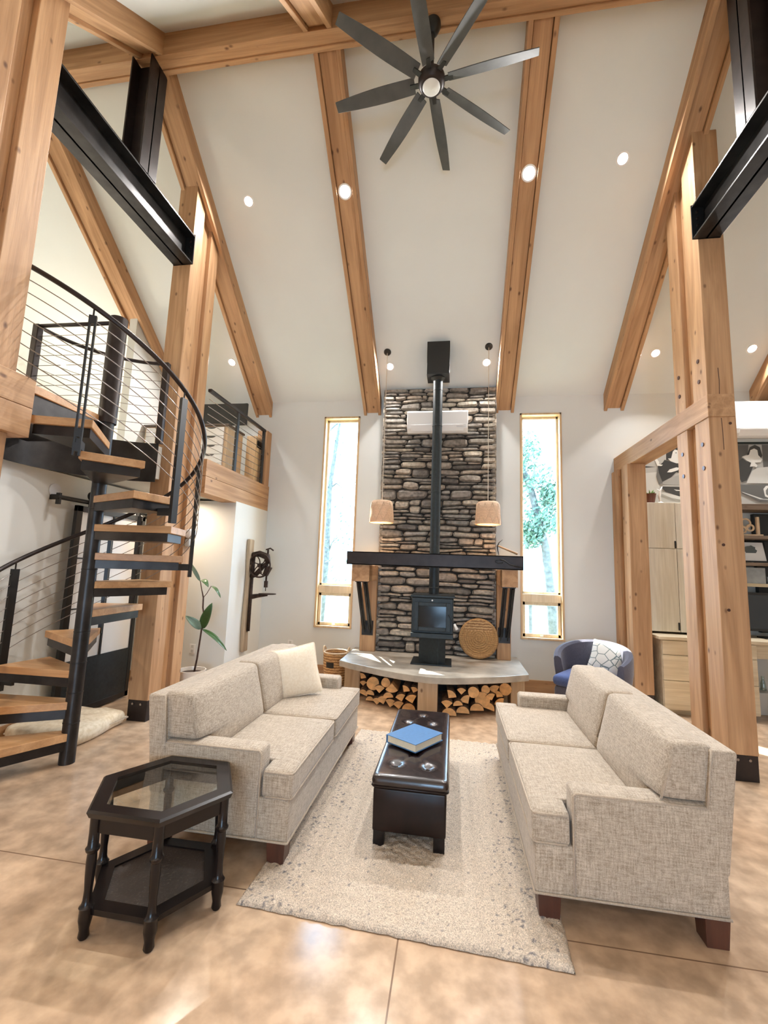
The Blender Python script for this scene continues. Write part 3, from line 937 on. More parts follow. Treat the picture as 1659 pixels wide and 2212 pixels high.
for j in range(6):
    a0_, a1_ = R(238+j*6), R(244+j*6)
    q = .172
    mb.add([(-1.565+q*math.cos(a0_), 6.12+q*math.sin(a0_), .24), (-1.565+q*math.cos(a1_), 6.12+q*math.sin(a1_), .24), (-1.565+(q+.006)*math.cos(a1_), 6.12+(q+.006)*math.sin(a1_), .31), (-1.565+(q+.006)*math.cos(a0_), 6.12+(q+.006)*math.sin(a0_), .31)], [(0, 1, 2, 3)])
lb_ = mb.build('label_patch', BLACK, t); so = lb_.modifiers.new('s', 'SOLIDIFY'); so.thickness = .01; so.offset = 0

# wall air conditioners
def minisplit(label, x0, x1, yb, z0, z1, d=.21):
    t = thing('air_conditioner', label, 'air conditioner', ((x0+x1)/2, yb, z0))
    mb = MB(); mb.prism([(yb, z0+.02), (yb-d*.6, z0), (yb-d*.9, z0+.05), (yb-d, z0+.11), (yb-d, z1-.02), (yb-d+.02, z1), (yb, z1)], x0, x1, plane='x')
    mb.build('housing', WHITE, t, bevel=.008)
    MB().obox(((x0+x1)/2, yb-d*.94, z0+.055), ((1, 0, 0), (0, -.45, 1), (0, 1, .45)), ((x1-x0)/2-.06, .045, .004)).build('louver', WHITE, t)
    MB().box(x1-.16, x1-.03, yb-d-.002, yb-d+.004, z0+.06, z0+.10).build('display', plain('pale_grey', (.68, .70, .70), .3), t)
minisplit('white wall air conditioner high on the stone chimney behind the flue', -.675, .19, 6.30, 3.555, 3.865)
minisplit('white wall air conditioner at the right edge above the black and white picture', 3.69, 4.6, 6.5, 3.50, 3.99, .2)

# pendant lamps
for sx, lb, x, y in ((0, 'left of the flue', -.968, 5.91), (1, 'right of the flue', .456, 5.895)):
    t = thing('pendant_lamp', 'woven drum pendant lamp on a long cord hanging ' + lb, 'lamp', (x, y, 2.2), group='pendant lamps before the chimney')
    zc = ceil_z(y)
    can = MB().lathe([(.001, .02), (.052, .02), (.052, 0), (.045, -.012), (.001, -.012)], n=28, caps=False)
    c = can.build('canopy', BLACK, t, smooth='auto', local=True); c.location = (0, 0, zc-2.2-.01); c.rotation_euler = (-TH, 0, 0)
    MB().cyl((x, y, 2.51), (x, y, zc-.01), .0045, n=8).build('cord', plain('cloth_cord', (.62, .55, .45), .8), t)
    mb = MB(); prof = [(.150, 2.21), (.166, 2.215), (.163, 2.32), (.155, 2.43), (.146, 2.49), (.125, 2.515), (.02, 2.525)]
    mb.lathe(prof+[(.02, 2.519), (.122, 2.508), (.14, 2.485), (.149, 2.43), (.157, 2.32), (.158, 2.22)], (x, y, 0), 40, caps=False)
    for k in range(10):
        for s in (1, -1):
            P = []
            for j in range(7):
                f = j/6; a = 2*math.pi*(k/10)+s*f*.62
                zz = 2.225+f*.26; rr = .1665-.02*f
                P.append((x+rr*math.cos(a), y+rr*math.sin(a), zz))
            mb.tube(P, .0065, 6)
    mb.build('shade', SHADE, t, smooth='auto')
    MB().lathe([(.001, 0), (.028, .012), (.034, .04), (.02, .075), (.014, .10), (.001, .10)], (x, y, 2.33), 16, caps=False).build('bulb', BULB, t, smooth=True)
    l = bpy.data.lights.new('pendant_light', 'POINT'); l.energy = 6*LAMP; l.color = (1, .62, .34); l.shadow_soft_size = .035
    lo = bpy.data.objects.new('pendant_light', l); COL.objects.link(lo); lo.parent = t; lo.location = (0, 0, .10)

# recessed downlights
DL = [(-2.485, 4.444, 0, 'above the loft railing side of the left ceiling bay', 1), (-1.262, 4.33, 1, 'set in the rafter left of the chimney', 1), (.740, 4.33, 1, 'set in the rafter right of the chimney', 1), (1.70, 4.411, 0, 'in the ceiling bay right of the fan', 1),
      (-3.39, 5.96, 0, 'low in the loft ceiling behind the left rafter', 1), (-.95, 6.083, 0, 'low in the ceiling behind the left pendant', 1), (.44, 6.076, 0, 'low in the ceiling behind the right pendant', 1), (2.647, 6.043, 0, 'low in the ceiling between the right posts', 1), (3.80, 6.034, 0, 'low in the ceiling beside the far right rafter', 1),
      (-6.3, 5.9, 0, 'in the loft ceiling seen through the stair railing', 1), (-4.0, 4.02, 0, 'unlit, high under the ridge at upper left', 0), (4.15, 5.9, 1, 'set in the far right rafter at the frame edge', 1)]
nrm = Vector((0, -SL, -1)).normalized()
for x, y, onr, where, lit in DL:
    off = .205/1.0 if onr else 0
    t = thing('downlight', 'small round recessed downlight ' + where, 'light', (x, y, ceil_z(y)-off), group='recessed ceiling downlights')
    t.rotation_euler = (-TH, 0, 0)
    rr = .062 if onr else .05
    MB().lathe([(rr, .004), (rr+.018, .004), (rr+.016, -.006), (rr, -.004)], n=28, caps=False).build('trim_ring', WHITE, t, local=True, smooth='auto')
    MB().lathe([(.001, -.002), (rr, -.002), (rr, .004), (.001, .004)], n=28, caps=False).build('lens', LENS if lit else LENSOFF, t, local=True)
    if lit:
        l = bpy.data.lights.new('downlight_beam', 'AREA'); l.shape = 'DISK'; l.size = .09; l.energy = 26*LAMP; l.color = (1, .975, .95); l.spread = R(150)
        lo = bpy.data.objects.new('downlight_beam', l); COL.objects.link(lo); lo.parent = t; lo.location = (0, 0, -.012)

# unseen warm lamps added behind the viewer to light the near side
for x in (-2.4, .2, 2.8):
    for y in (-3.2, -1.7):
        t = thing('downlight', 'round recessed downlight added in the flat ceiling behind the viewer', 'light', (x, y, ZF), group='added downlights behind the viewer')
        MB().lathe([(.05, .004), (.068, .004), (.066, -.006), (.05, -.004)], n=24, caps=False).build('trim_ring', WHITE, t, local=True, smooth='auto')
        MB().lathe([(.001, -.002), (.05, -.002), (.05, .004), (.001, .004)], n=24, caps=False).build('lens', LENS, t, local=True)
        l = bpy.data.lights.new('downlight_beam', 'AREA'); l.shape = 'DISK'; l.size = .09; l.energy = 10*LAMP; l.color = (1, .72, .46); l.spread = R(160)
        lo = bpy.data.objects.new('downlight_beam', l); COL.objects.link(lo); lo.parent = t; lo.location = (0, 0, -.012)

# lamps under the loft, and added ones on it
for x, y in ((-3.49, 5.07), (-3.5, 1.6), (-3.5, -.6)):
    t = thing('downlight', 'round recessed downlight under the loft, ' + ('over the space behind the left post' if y > 3 else 'out of view at left'), 'light', (x, y, 2.45), group='downlights under the loft')
    MB().lathe([(.05, .004), (.068, .004), (.066, -.006), (.05, -.004)], n=24, caps=False).build('trim_ring', WHITE, t, local=True, smooth='auto')
    MB().lathe([(.001, -.002), (.05, -.002), (.05, .004), (.001, .004)], n=24, caps=False).build('lens', LENS, t, local=True)
    l = bpy.data.lights.new('downlight_beam', 'AREA'); l.shape = 'DISK'; l.size = .09; l.energy = 9*LAMP; l.color = (1, .80, .60); l.spread = R(165)
    lo = bpy.data.objects.new('downlight_beam', l); COL.objects.link(lo); lo.parent = t; lo.location = (0, 0, -.012)
for x, y, lb in ((-5.9, 1.2, 'front'), (-5.6, 5.2, 'rear')):  # globe lamps added only to brighten the loft walls
    t = thing('added_loft_lamp', 'white globe lamp added in the %s of the loft to brighten it' % lb, 'lamp', (x, y, 2.81), group='added loft lamps')
    MB().lathe([(.001, 0), (.15, 0), (.15, .02), (.001, .03)], n=24, caps=False).build('base', BLACK, t, local=True)
    MB().cyl((0, 0, .02), (0, 0, .62), .012, n=10).build('pole', BLACK, t, local=True)
    MB().lathe([(.02, .60), (.10, .64), (.14, .74), (.10, .84), (.001, .88)], n=24, caps=False).build('lamp_shade', emis('lit_globe', (1, .86, .68), 3), t, local=True, smooth=True)
    l = bpy.data.lights.new('added_loft_light', 'POINT'); l.energy = 26*LAMP; l.color = (1, .80, .58); l.shadow_soft_size = .15
    lo = bpy.data.objects.new('added_loft_light', l); COL.objects.link(lo); lo.parent = t; lo.location = (0, 0, 1.05)

# ceiling fan
t = thing('ceiling_fan', 'large black eight-bladed ceiling fan hanging from the ridge beam', 'ceiling fan', (-.246, 3.375, 5.86))
MB().lathe([(.001, .62), (.07, .62), (.072, .59), (.05, .53), (.03, .50), (.001, .50)], n=28, caps=False).build('canopy', BLACK, t, smooth='auto', local=True)
MB().cyl((0, 0, .08), (0, 0, .55), .017, n=16).build('downrod', BLACK, t, local=True, smooth='auto')
MB().lathe([(.001, .14), (.035, .14), (.05, .10), (.095, .08), (.118, .05), (.118, 0), (.10, -.03), (.085, -.04), (.001, -.04)], n=32, caps=False).build('motor_housing', STEELB, t, smooth='auto', local=True)
MB().lathe([(.001, -.062), (.06, -.058), (.076, -.045), (.078, -.03), (.001, -.03)], n=32, caps=False).build('light_lens', LENSOFF, t, smooth='auto', local=True)
BLADE = plain('fan_blade_grey_black', (.075, .08, .08), .6, 0, var=.2)
for k in range(8):
    a = R(-7.5+45*k)
    ca, sa = math.cos(a), math.sin(a)
    mb = MB(); v = []
    for i in range(9):
        f = i/8; r = .15+f*.75; wd = .055*(1-f)+.040*f+.012*math.sin(f*3.14)
        tilt = R(24-8*f)
        for s, h in ((-1, .005), (-1, -.005), (1, -.005), (1, .005)):
            lx, ly, lz = r, s*wd*math.cos(tilt), s*wd*math.sin(tilt)+h
            v.append((lx*ca-ly*sa, lx*sa+ly*ca, lz+.02))
    f_ = []
    for i in range(8):
        for j in range(4): f_.append((i*4+j, i*4+(j+1) % 4, i*4+4+(j+1) % 4, i*4+4+j))
    f_ += [(0, 1, 2, 3), (32, 33, 34, 35)]
    mb.add(v, f_)
    mb.build('blade', BLADE, t, local=True, bevel=.002)
    MB().bar((.09*ca, .09*sa, .01), (.19*ca, .19*sa, .015), .04, .012).build('blade_iron', BLACK, t, local=True)

# ================================================================== SPIRAL STAIR
st = thing('spiral_staircase', 'spiral staircase with oak treads on a black steel column and cable railing', 'staircase', (SX, SY, 0))
RZ = .2345
def pol(r, a, z): return (SX+r*math.cos(R(a)), SY+r*math.sin(R(a)), z)
def tz(a): return RZ*((138-a)/30+4)
MB().cyl((SX, SY, 0), (SX, SY, 2.9), .056, n=28).build('column', STEEL, st, smooth='auto')
for z in (.30, .53, .76, 1.0, 1.5, 2.0):
    MB().lathe([(.056, 0), (.059, .002), (.059, .006), (.056, .008)], (SX, SY, z), 28).build('column_joint', STEEL, st, smooth='auto')
MB().cyl((SX, SY, 2.75), (SX, SY, 3.71), .072, n=28).build('newel_sleeve', STEELB, st, smooth='auto')
for n in range(1, 12):
    c = 138-30*(n-4); z = RZ*n
    o = [pol(.055, c+70, 0)[:2], pol(.70, c+17.5, 0)[:2], pol(.70, c-17.5, 0)[:2], pol(.055, c-70, 0)[:2]]
    tr = MB().prism(o, z-.058, z).build('tread', TRD, st, bevel=.004)
    o2 = [pol(.050, c+65, 0)[:2], pol(.665, c+16.3, 0)[:2], pol(.665, c-16.3, 0)[:2], pol(.050, c-65, 0)[:2]]
    MB().prism(o2, z-.128, z-.058).build('tread_pan', STEEL, tr, bevel=.002)
o = [(SX-.02, SY-.05)]+sweep(-89, -180, 8, lambda a: pol(.80, a, 0)[:2])+[(SX-.05, SY+.02)]
tr = MB().prism(o, 2.745, 2.805).build('landing', TRD, st, bevel=.004)
MB().prism([(SX-.02, SY-.05)]+sweep(-91, -180, 8, lambda a: pol(.775, a, 0)[:2])+[(SX-.05, SY+.02)], 2.60, 2.745).build('landing_pan', STEEL, tr)
# curved steel fascia around the loft opening
mb = MB()
A = sweep(97, 262, 44, lambda a: a)
v = []
for a in A:
    for r, z in ((.815, 2.40), (.815, 2.81), (.825, 2.81), (.825, 2.40)): v.append(pol(r, a, z))
f_ = []
for i in range(len(A)-1):
    for j in range(4): f_.append((i*4+j, i*4+(j+1) % 4, i*4+4+(j+1) % 4, i*4+4+j))
f_ += [(0, 1, 2, 3), tuple(range(len(v)-4, len(v)))]
mb.add(v, f_); mb.build('curved_fascia_plate', STEEL, st, smooth='auto')
RR_ = .79
mb = MB(); mb.tube(sweep(238, -102, 90, lambda a: pol(RR_, a, tz(a)+.90)), .019, 12)
mb.build('handrail', STEELB, st, smooth=True)
for k in range(8):
    MB().tube(sweep(236, -99, 80, lambda a: pol(RR_, a, tz(a)+.80-.095*k)), .0035, 6).build('cable', CABLE, st, smooth=True)
for a in (-97, -59, -8, 48, 104, 122, 175, 225):
    z = tz(a)
    X = Vector((math.cos(R(a)), math.sin(R(a)), 0)); T = Vector((-X.y, X.x, 0))
    c = Vector(pol(RR_, a, 0))
    z0 = z-.19 if a < 220 else 0
    if a == -59:
        mb = MB()
        for s in (-.017, .017): mb.obox(c+T*s+Vector((0, 0, (z0+z+.83)/2)), (T, X, (0, 0, 1)), (.006, .012, (z+.83-z0)/2))
        for zz in (z+.80, z0+.06, z0+.16): mb.obox(c+Vector((0, 0, zz)), (T, X, (0, 0, 1)), (.024, .013, .03))
    else:
        wv = .030 if a in (-97, -8, 175) else .016
        mb = MB().obox(c+Vector((0, 0, (z0+z+.83)/2)), (T, X, (0, 0, 1)), (wv, .014, (z+.83-z0)/2))
    mb.cyl(c+Vector((0, 0, z+.80)), c+Vector((0, 0, z+.885)), .006, n=8)
    if a not in (122, 225): mb.obox(Vector(pol(.72, a, z-.10)), (X, T, (0, 0, 1)), (.075, .012, .03))
    mb.build('rail_post', BLACK if a < 180 else STEELB, st)

# ring guard on the loft
t = thing('loft_ring_railing', 'curved cable guard around the stair opening on the loft floor', 'railing', pol(.82, 140, 2.81))
P = sweep(97, 180, 16, lambda a: pol(.825, a, 3.69))
MB().tube(P, .018, 10).build('top_rail', STEELB, t, smooth=True)
MB().tube([pol(.825, 180, 3.69), (SX-.07, SY+.02, 3.69)], .018, 10).build('top_rail', STEELB, t, smooth=True)
for k in range(8):
    z = 3.59-.095*k
    MB().tube(sweep(97, 180, 14, lambda a: pol(.825, a, z)), .003, 6).build('cable', CABLE, t, smooth=True)
    MB().tube([pol(.825, 180, z), (SX-.07, SY+.02, z)], .003, 6).build('cable', CABLE, t, smooth=True)
for a in (97, 180):
    c = Vector(pol(.825, a, 3.255)); X = Vector((math.cos(R(a)), math.sin(R(a)), 0)); T = Vector((-X.y, X.x, 0))
    MB().obox(c, (T, X, (0, 0, 1)), (.03, .03, .445)).build('post', STEELB, t, bevel=.006)
# straight loft rail beyond the left post
t = thing('loft_railing', 'straight black cable railing along the loft edge beyond the left post', 'railing', (-2.93, 5.6, 2.81))
MB().box(-2.955, -2.905, 4.70, 6.30, 3.64, 3.68).build('top_rail', STEELB, t, bevel=.008)
for y in (5.43, 6.27): MB().box(-2.945, -2.915, y-.03, y+.03, 2.81, 3.64).build('post', BLACK, t, bevel=.004)
for k in range(8):
    z = 3.55-.095*k
    MB().tube([(-2.93, 4.70, z), (-2.93, 6.30, z)], .004, 6).build('cable', CABLE, t, smooth=True)
tag(MB().box(-3.06, -2.90, 6.33, 6.5, 2.81, 3.68).build('rail_post', TZ, bevel=.004), 'short fir end post of the loft railing against the back wall', 'post')

# loft furniture and partition
mb = MB(); mb.prism([(5.27, 2.81), (6.5, 2.81), (6.5, ceil_z(6.5)-.20), (5.27, ceil_z(5.27)-.20)], -4.62, -4.505, plane='x')
struct(mb.build('wall_partition', WALL))
t = thing('dresser', 'wide loft dresser with white drawers and dark top seen through the railing', 'dresser', (-3.85, 5.85, 2.81))
MB().box(-4.47, -3.17, 5.62, 6.07, 2.81, 3.52).build('case', wood('dresser_case', 'z', (.66, .50, .33), (.54, .38, .23), knots=0), t, bevel=.004)
MB().box(-4.49, -3.15, 5.59, 6.09, 3.52, 3.55).build('top', plain('dark_top', (.10, .07, .05), .4), t, bevel=.004)
for cx0, cx1 in ((-4.44, -4.01), (-3.99, -3.62), (-3.60, -3.22)):
    for k in range(5):
        z0, z1 = 2.85+k*.132, 2.85+k*.132+.126
        d = MB().box(cx0, cx1, 5.60, 5.62, z0, z1).build('drawer', WHITE, t, bevel=.002)
        xm = (cx0+cx1)/2
        mb = MB(); mb.prism([(xm+.07*math.cos(math.pi+math.pi*j/8), z1-.004+.022*math.sin(math.pi+math.pi*j/8)) for j in range(9)], 5.597, 5.603, plane='y')
        mb.build('finger_cutout', BLACK, d)
t = thing('television', 'black flat television standing on the loft dresser', 'television', (-3.35, 5.88, 3.55))
MB().box(-3.74, -3.03, 5.86, 5.90, 3.62, 3.95).build('screen', BLACK, t, bevel=.004)
MB().box(-3.48, -3.28, 5.80, 5.96, 3.55, 3.565).build('stand', BLACK, t); MB().box(-3.40, -3.36, 5.88, 5.90, 3.56, 3.64).build('neck', BLACK, t)
t = thing('wooden_chest', 'pale plank chest with a dark handle slot in the loft corner', 'chest', (-3.14, 6.25, 2.81))
MB().box(-3.13, -2.975, 6.12, 6.48, 2.81, 3.53).build('body', wood('plank_chest', 'z', (.80, .60, .36), (.68, .47, .26), knots=0, ring=9), t, bevel=.004)
MB().box(-2.976, -2.970, 6.15, 6.30, 3.36, 3.47).build('handle_slot', BLACK, t)

# sliding door, track and wall disc under the loft
t = thing('barn_door', 'black framed sliding door with frosted panes and a solid steel bottom panel', 'door', (-3.75, 4.35, .02))
mb = MB(); y0, y1 = 3.86, 4.86
mb.box(-3.77, -3.73, y0, y0+.07, .02, 2.12); mb.box(-3.77, -3.73, y1-.05, y1, .02, 2.12); mb.box(-3.77, -3.73, y0, y1, 2.06, 2.12); mb.box(-3.77, -3.73, y0, y1, .02, .08)
for z in (1.08, 1.59): mb.box(-3.76, -3.74, y0, y1, z-.007, z+.007)
mb.box(-3.765, -3.735, 4.36, 4.385, .56, 2.1)
mb.build('frame', BLACK, t, bevel=.003)
MB().box(-3.757, -3.747, y0+.06, y1-.04, .56, 2.07).build('pane', FROST, t)
MB().box(-3.768, -3.735, y0+.02, y1-.01, .02, .57).build('bottom_panel', STOVE, t)
for y in (4.02, 4.72):
    MB().box(-3.74, -3.728, y-.025, y+.025, 2.06, 2.24).build('hanger_strap', BLACK, t)
    MB().cyl((-3.745, y, 2.235), (-3.72, y, 2.235), .045, n=24).build('roller', BLACK, t, smooth='auto')
t = thing('door_track', 'black round door track mounted on the wall above the sliding door', 'track', (-3.78, 4.3, 2.18))
MB().cyl((-3.76, 3.64, 2.17), (-3.76, 4.94, 2.17), .022, n=16).build('rail', BLACK, t, smooth='auto')
for y in (3.66, 4.4, 4.92):
    MB().box(-3.85, -3.75, y-.012, y+.012, 2.145, 2.195).build('wall_bracket', BLACK, t)
    MB().box(-3.78, -3.74, y-.012, y+.012, 2.10, 2.21).build('end_stop', BLACK, t)
t = MB().cyl((-3.85, 3.69, 2.24), (-3.838, 3.69, 2.24), .065, n=28).build('wall_disc', plain('pale_blue_disc', (.70, .74, .80), .4), smooth='auto')  # thin pale blue disc set on the wall
tag(t, 'pale round disc on the white wall above the door track', 'sensor')
t = thing('floor_cushion', 'flat quilted cream pet cushion on the floor behind the stair column', 'cushion', (-3.45, 3.9, 0))
mb = MB().rbox(-3.82, -3.12, 3.45, 4.12, .0, .13, .06, 8, 8, 2, (0, 0, .02), fn=lambda p: (p.x+.02*math.sin(p.y*9), p.y+.015*math.sin(p.x*11), max(0, p.z+.012*math.sin(p.x*25)*math.sin(p.y*23)*(p.z > .05))))
mb.build('cover', BEDF, t, smooth=True)
MB().tube([(-3.80, 3.47, .065), (-3.14, 3.47, .065), (-3.12, 4.10, .065), (-3.80, 4.12, .065)], .008, 8, closed=True).build('piping', CREAM, t, smooth=True)
# sconce on left post
t = thing('wall_sconce', 'small white box sconce on the side of the left post', 'sconce', (-2.95, 4.60, 1.75))
MB().rbox(-2.98, -2.90, 4.53, 4.67, 1.855, 1.96, .03, 2, 2, 2).build('upper_shade', WHITE, t, smooth=True)
MB().rbox(-2.98, -2.915, 4.54, 4.66, 1.76, 1.85, .02, 2, 2, 2).build('lower_shade', plain('grey_plastic', (.55, .60, .63), .3), t, smooth=True)

def outlet(label, p, ax):
    t = thing('outlet', label, 'outlet', p)
    x, y, z = p
    if ax == 'y': MB().box(x-.04, x+.04, y-.007, y, z-.06, z+.06).build('plate', WHITE, t, bevel=.003); f = lambda dz: MB().box(x-.017, x+.017, y-.010, y-.006, z+dz-.018, z+dz+.018)
    for dz in (-.028, .028): f(dz).build('socket', plain('socket_grey', (.6, .6, .58), .4), t)
outlet('white outlet low on the back wall left of the left window', (-2.38, 6.5, .42), 'y')
outlet('white outlet low on the warm closet wall behind the left sofa', (-3.33, 5.47, .47), 'y')

# antique drill press on the wall
t = thing('drill_press', 'antique hand-cranked iron drill press mounted on a weathered board', 'drill press', (-2.88, 5.95, .4))
mb = MB(); mb.rbox(-2.878, -2.83, 5.87, 6.02, .38, 1.94, .015, 2, 2, 12, fn=lambda p: (p.x, p.y+.012*math.sin(p.z*6), p.z))
mb.build('board', DRIFT, t, smooth='auto')
IRON = plain('rusty_iron', (.045, .026, .018), .6, .5, var=.5, scale=30, bump=.3)
W0 = Vector((-2.685, 5.93, 1.575))
rim = [W0+Vector((.155*math.cos(a), -.02, .165*math.sin(a))) for a in [2*math.pi*j/40 for j in range(40)]]
fl = MB().tube(rim, .012, 8, closed=True).build('flywheel', IRON, t, smooth=True)
for k in range(6):
    a = k*math.pi/3+.3
    MB().tube([W0+Vector((.155*f*math.cos(a+.7*f), -.02, .165*f*math.sin(a+.7*f))) for f in (.1, .3, .5, .75, 1)], .008, 6).build('spoke', IRON, fl, smooth=True)
MB().cyl(W0+Vector((0, -.04, 0)), W0+Vector((0, .06, 0)), .03, n=14).build('hub', IRON, t, smooth='auto')
mb = MB(); mb.tube([(-2.83, 5.97, 1.72), (-2.72, 5.96, 1.74), (-2.60, 5.95, 1.70), (-2.575, 5.95, 1.60)], [.035, .045, .05, .035], 10)
mb.tube([(-2.83, 5.97, 1.42), (-2.75, 5.96, 1.45), (-2.66, 5.95, 1.55), (-2.60, 5.95, 1.60)], [.04, .035, .03, .03], 10)
mb.tube([(-2.80, 5.95, 1.74), (-2.80, 5.95, 1.40)], .025, 10)
mb.build('casting', IRON, t, smooth=True)
mb = MB(); mb.cyl((-2.59, 5.95, 1.30), (-2.59, 5.95, 1.80), .014, n=10); mb.cyl((-2.59, 5.95, 1.27), (-2.59, 5.95, 1.36), .028, n=12); mb.cyl((-2.59, 5.95, 1.22), (-2.59, 5.95, 1.27), .006, n=6); mb.cyl((-2.61, 5.95, 1.44), (-2.56, 5.95, 1.56), .04, .05, n=14)
mb.build('spindle', IRON, t, smooth='auto')
MB().tube([(-2.62, 5.95, 1.80), (-2.55, 5.93, 1.82), (-2.50, 5.92, 1.79)], .011, 8).build('feed_handle', IRON, t, smooth=True)
MB().tube([W0+Vector((0, -.04, 0)), W0+Vector((.05, -.06, -.10)), W0+Vector((.06, -.12, -.11))], .010, 8).build('crank', IRON, t, smooth=True)
MB().tube([(-2.805, 5.95, 1.42), (-2.805, 5.95, .66)], .022, 12).build('pillar', IRON, t, smooth=True)
MB().tube([(-2.835, 5.97, 1.36), (-2.835, 5.97, .64)], .010, 8).build('side_rod', IRON, t, smooth=True)
mb = MB(); mb.cyl((-2.56, 5.95, 1.175), (-2.56, 5.95, 1.187), .12, n=28); mb.tube([(-2.80, 5.95, 1.13), (-2.70, 5.95, 1.15), (-2.56, 5.95, 1.17)], [.035, .028, .02], 8)
mb.build('work_table', IRON, t, smooth='auto')

# potted plant
t = thing('potted_plant', 'leggy young rubber plant in a pot behind the left sofa', 'plant', (-3.03, 5.0, 0))
mb = MB().lathe([(.10, 0), (.14, .10), (.155, .28), (.162, .33), (.15, .33), (.14, .28), (.001, .27)], (-3.03, 5.0, 0), 32)
mb.build('pot', plain('cream_glaze', (.80, .74, .66), .2), t, smooth='auto')
MB().cyl((-3.03, 5.0, .27), (-3.03, 5.0, .29), .142, n=24).build('soil', plain('soil', (.05, .03, .02), 1), t)
STEM = plain('plant_stem', (.07, .035, .025), .8, var=.4, scale=60)
mb = MB(); mb.tube([(-3.0, 5.0, .28), (-2.975, 5.0, .45), (-2.955, 5.0, .7), (-2.945, 5.0, .86), (-2.93, 5.0, .95), (-2.955, 5.0, 1.05), (-2.96, 5.0, 1.17), (-2.99, 5.0, 1.26), (-3.02, 5.0, 1.37)], [.012, .011, .010, .010, .009, .009, .009, .006, .005], 8)
mb.tube([(-2.96, 5.0, 1.17), (-2.92, 5.0, 1.22), (-2.87, 5.0, 1.31)], .004, 6)
mb.build('stem', STEM, t, smooth=True)
LEAF = plain('leaf_green', (.035, .11, .028), .3, var=.3, scale=9, coat=.3)
LEAF2 = plain('leaf_back', (.20, .32, .26), .3, var=.2, scale=9)
def leaf(p0, p1, wd, fold, nrm, mat, arch=.03):
    p0, p1 = Vector(p0), Vector(p1); d = p1-p0; n_ = Vector(nrm).normalized(); s = d.cross(n_).normalized(); n_ = s.cross(d).normalized()
    mb = MB(); v = []
    for i in range(11):
        f = i/10; w_ = wd*math.sin(math.pi*min(1, f**.8))**.7*(1 if f < 1 else 0)+.001
        for j in (-1, -.5, 0, .5, 1):
            v.append(p0+d*f+n_*(arch*math.sin(math.pi*f)+fold*abs(j)*w_)+s*j*w_)
    f_ = [(i*5+j, i*5+j+1, i*5+j+6, i*5+j+5) for i in range(10) for j in range(4)]
    mb.add(v, f_); o = mb.build('leaf', mat, t, smooth=True)
    so = o.modifiers.new('s', 'SOLIDIFY'); so.thickness = .0015
leaf((-2.945, 5.0, .80), (-2.80, 4.93, 1.12), .055, .15, (.3, -1, .2), LEAF)
leaf((-2.945, 5.0, .80), (-3.10, 4.88, .96), .045, .5, (.2, -1, .5), LEAF2)
leaf((-2.945, 5.0, .80), (-2.58, 4.95, .58), .030, .5, (.2, -.5, 1), LEAF)
leaf((-3.02, 5.0, 1.36), (-3.16, 4.95, 1.60), .022, .4, (.6, -1, .2), LEAF2)
leaf((-3.02, 5.0, 1.37), (-2.86, 4.92, 1.30), .035, .4, (.1, -.4, 1), LEAF)
leaf((-2.87, 5.0, 1.31), (-2.71, 4.95, 1.18), .02, .4, (.2, -.4, 1), LEAF)

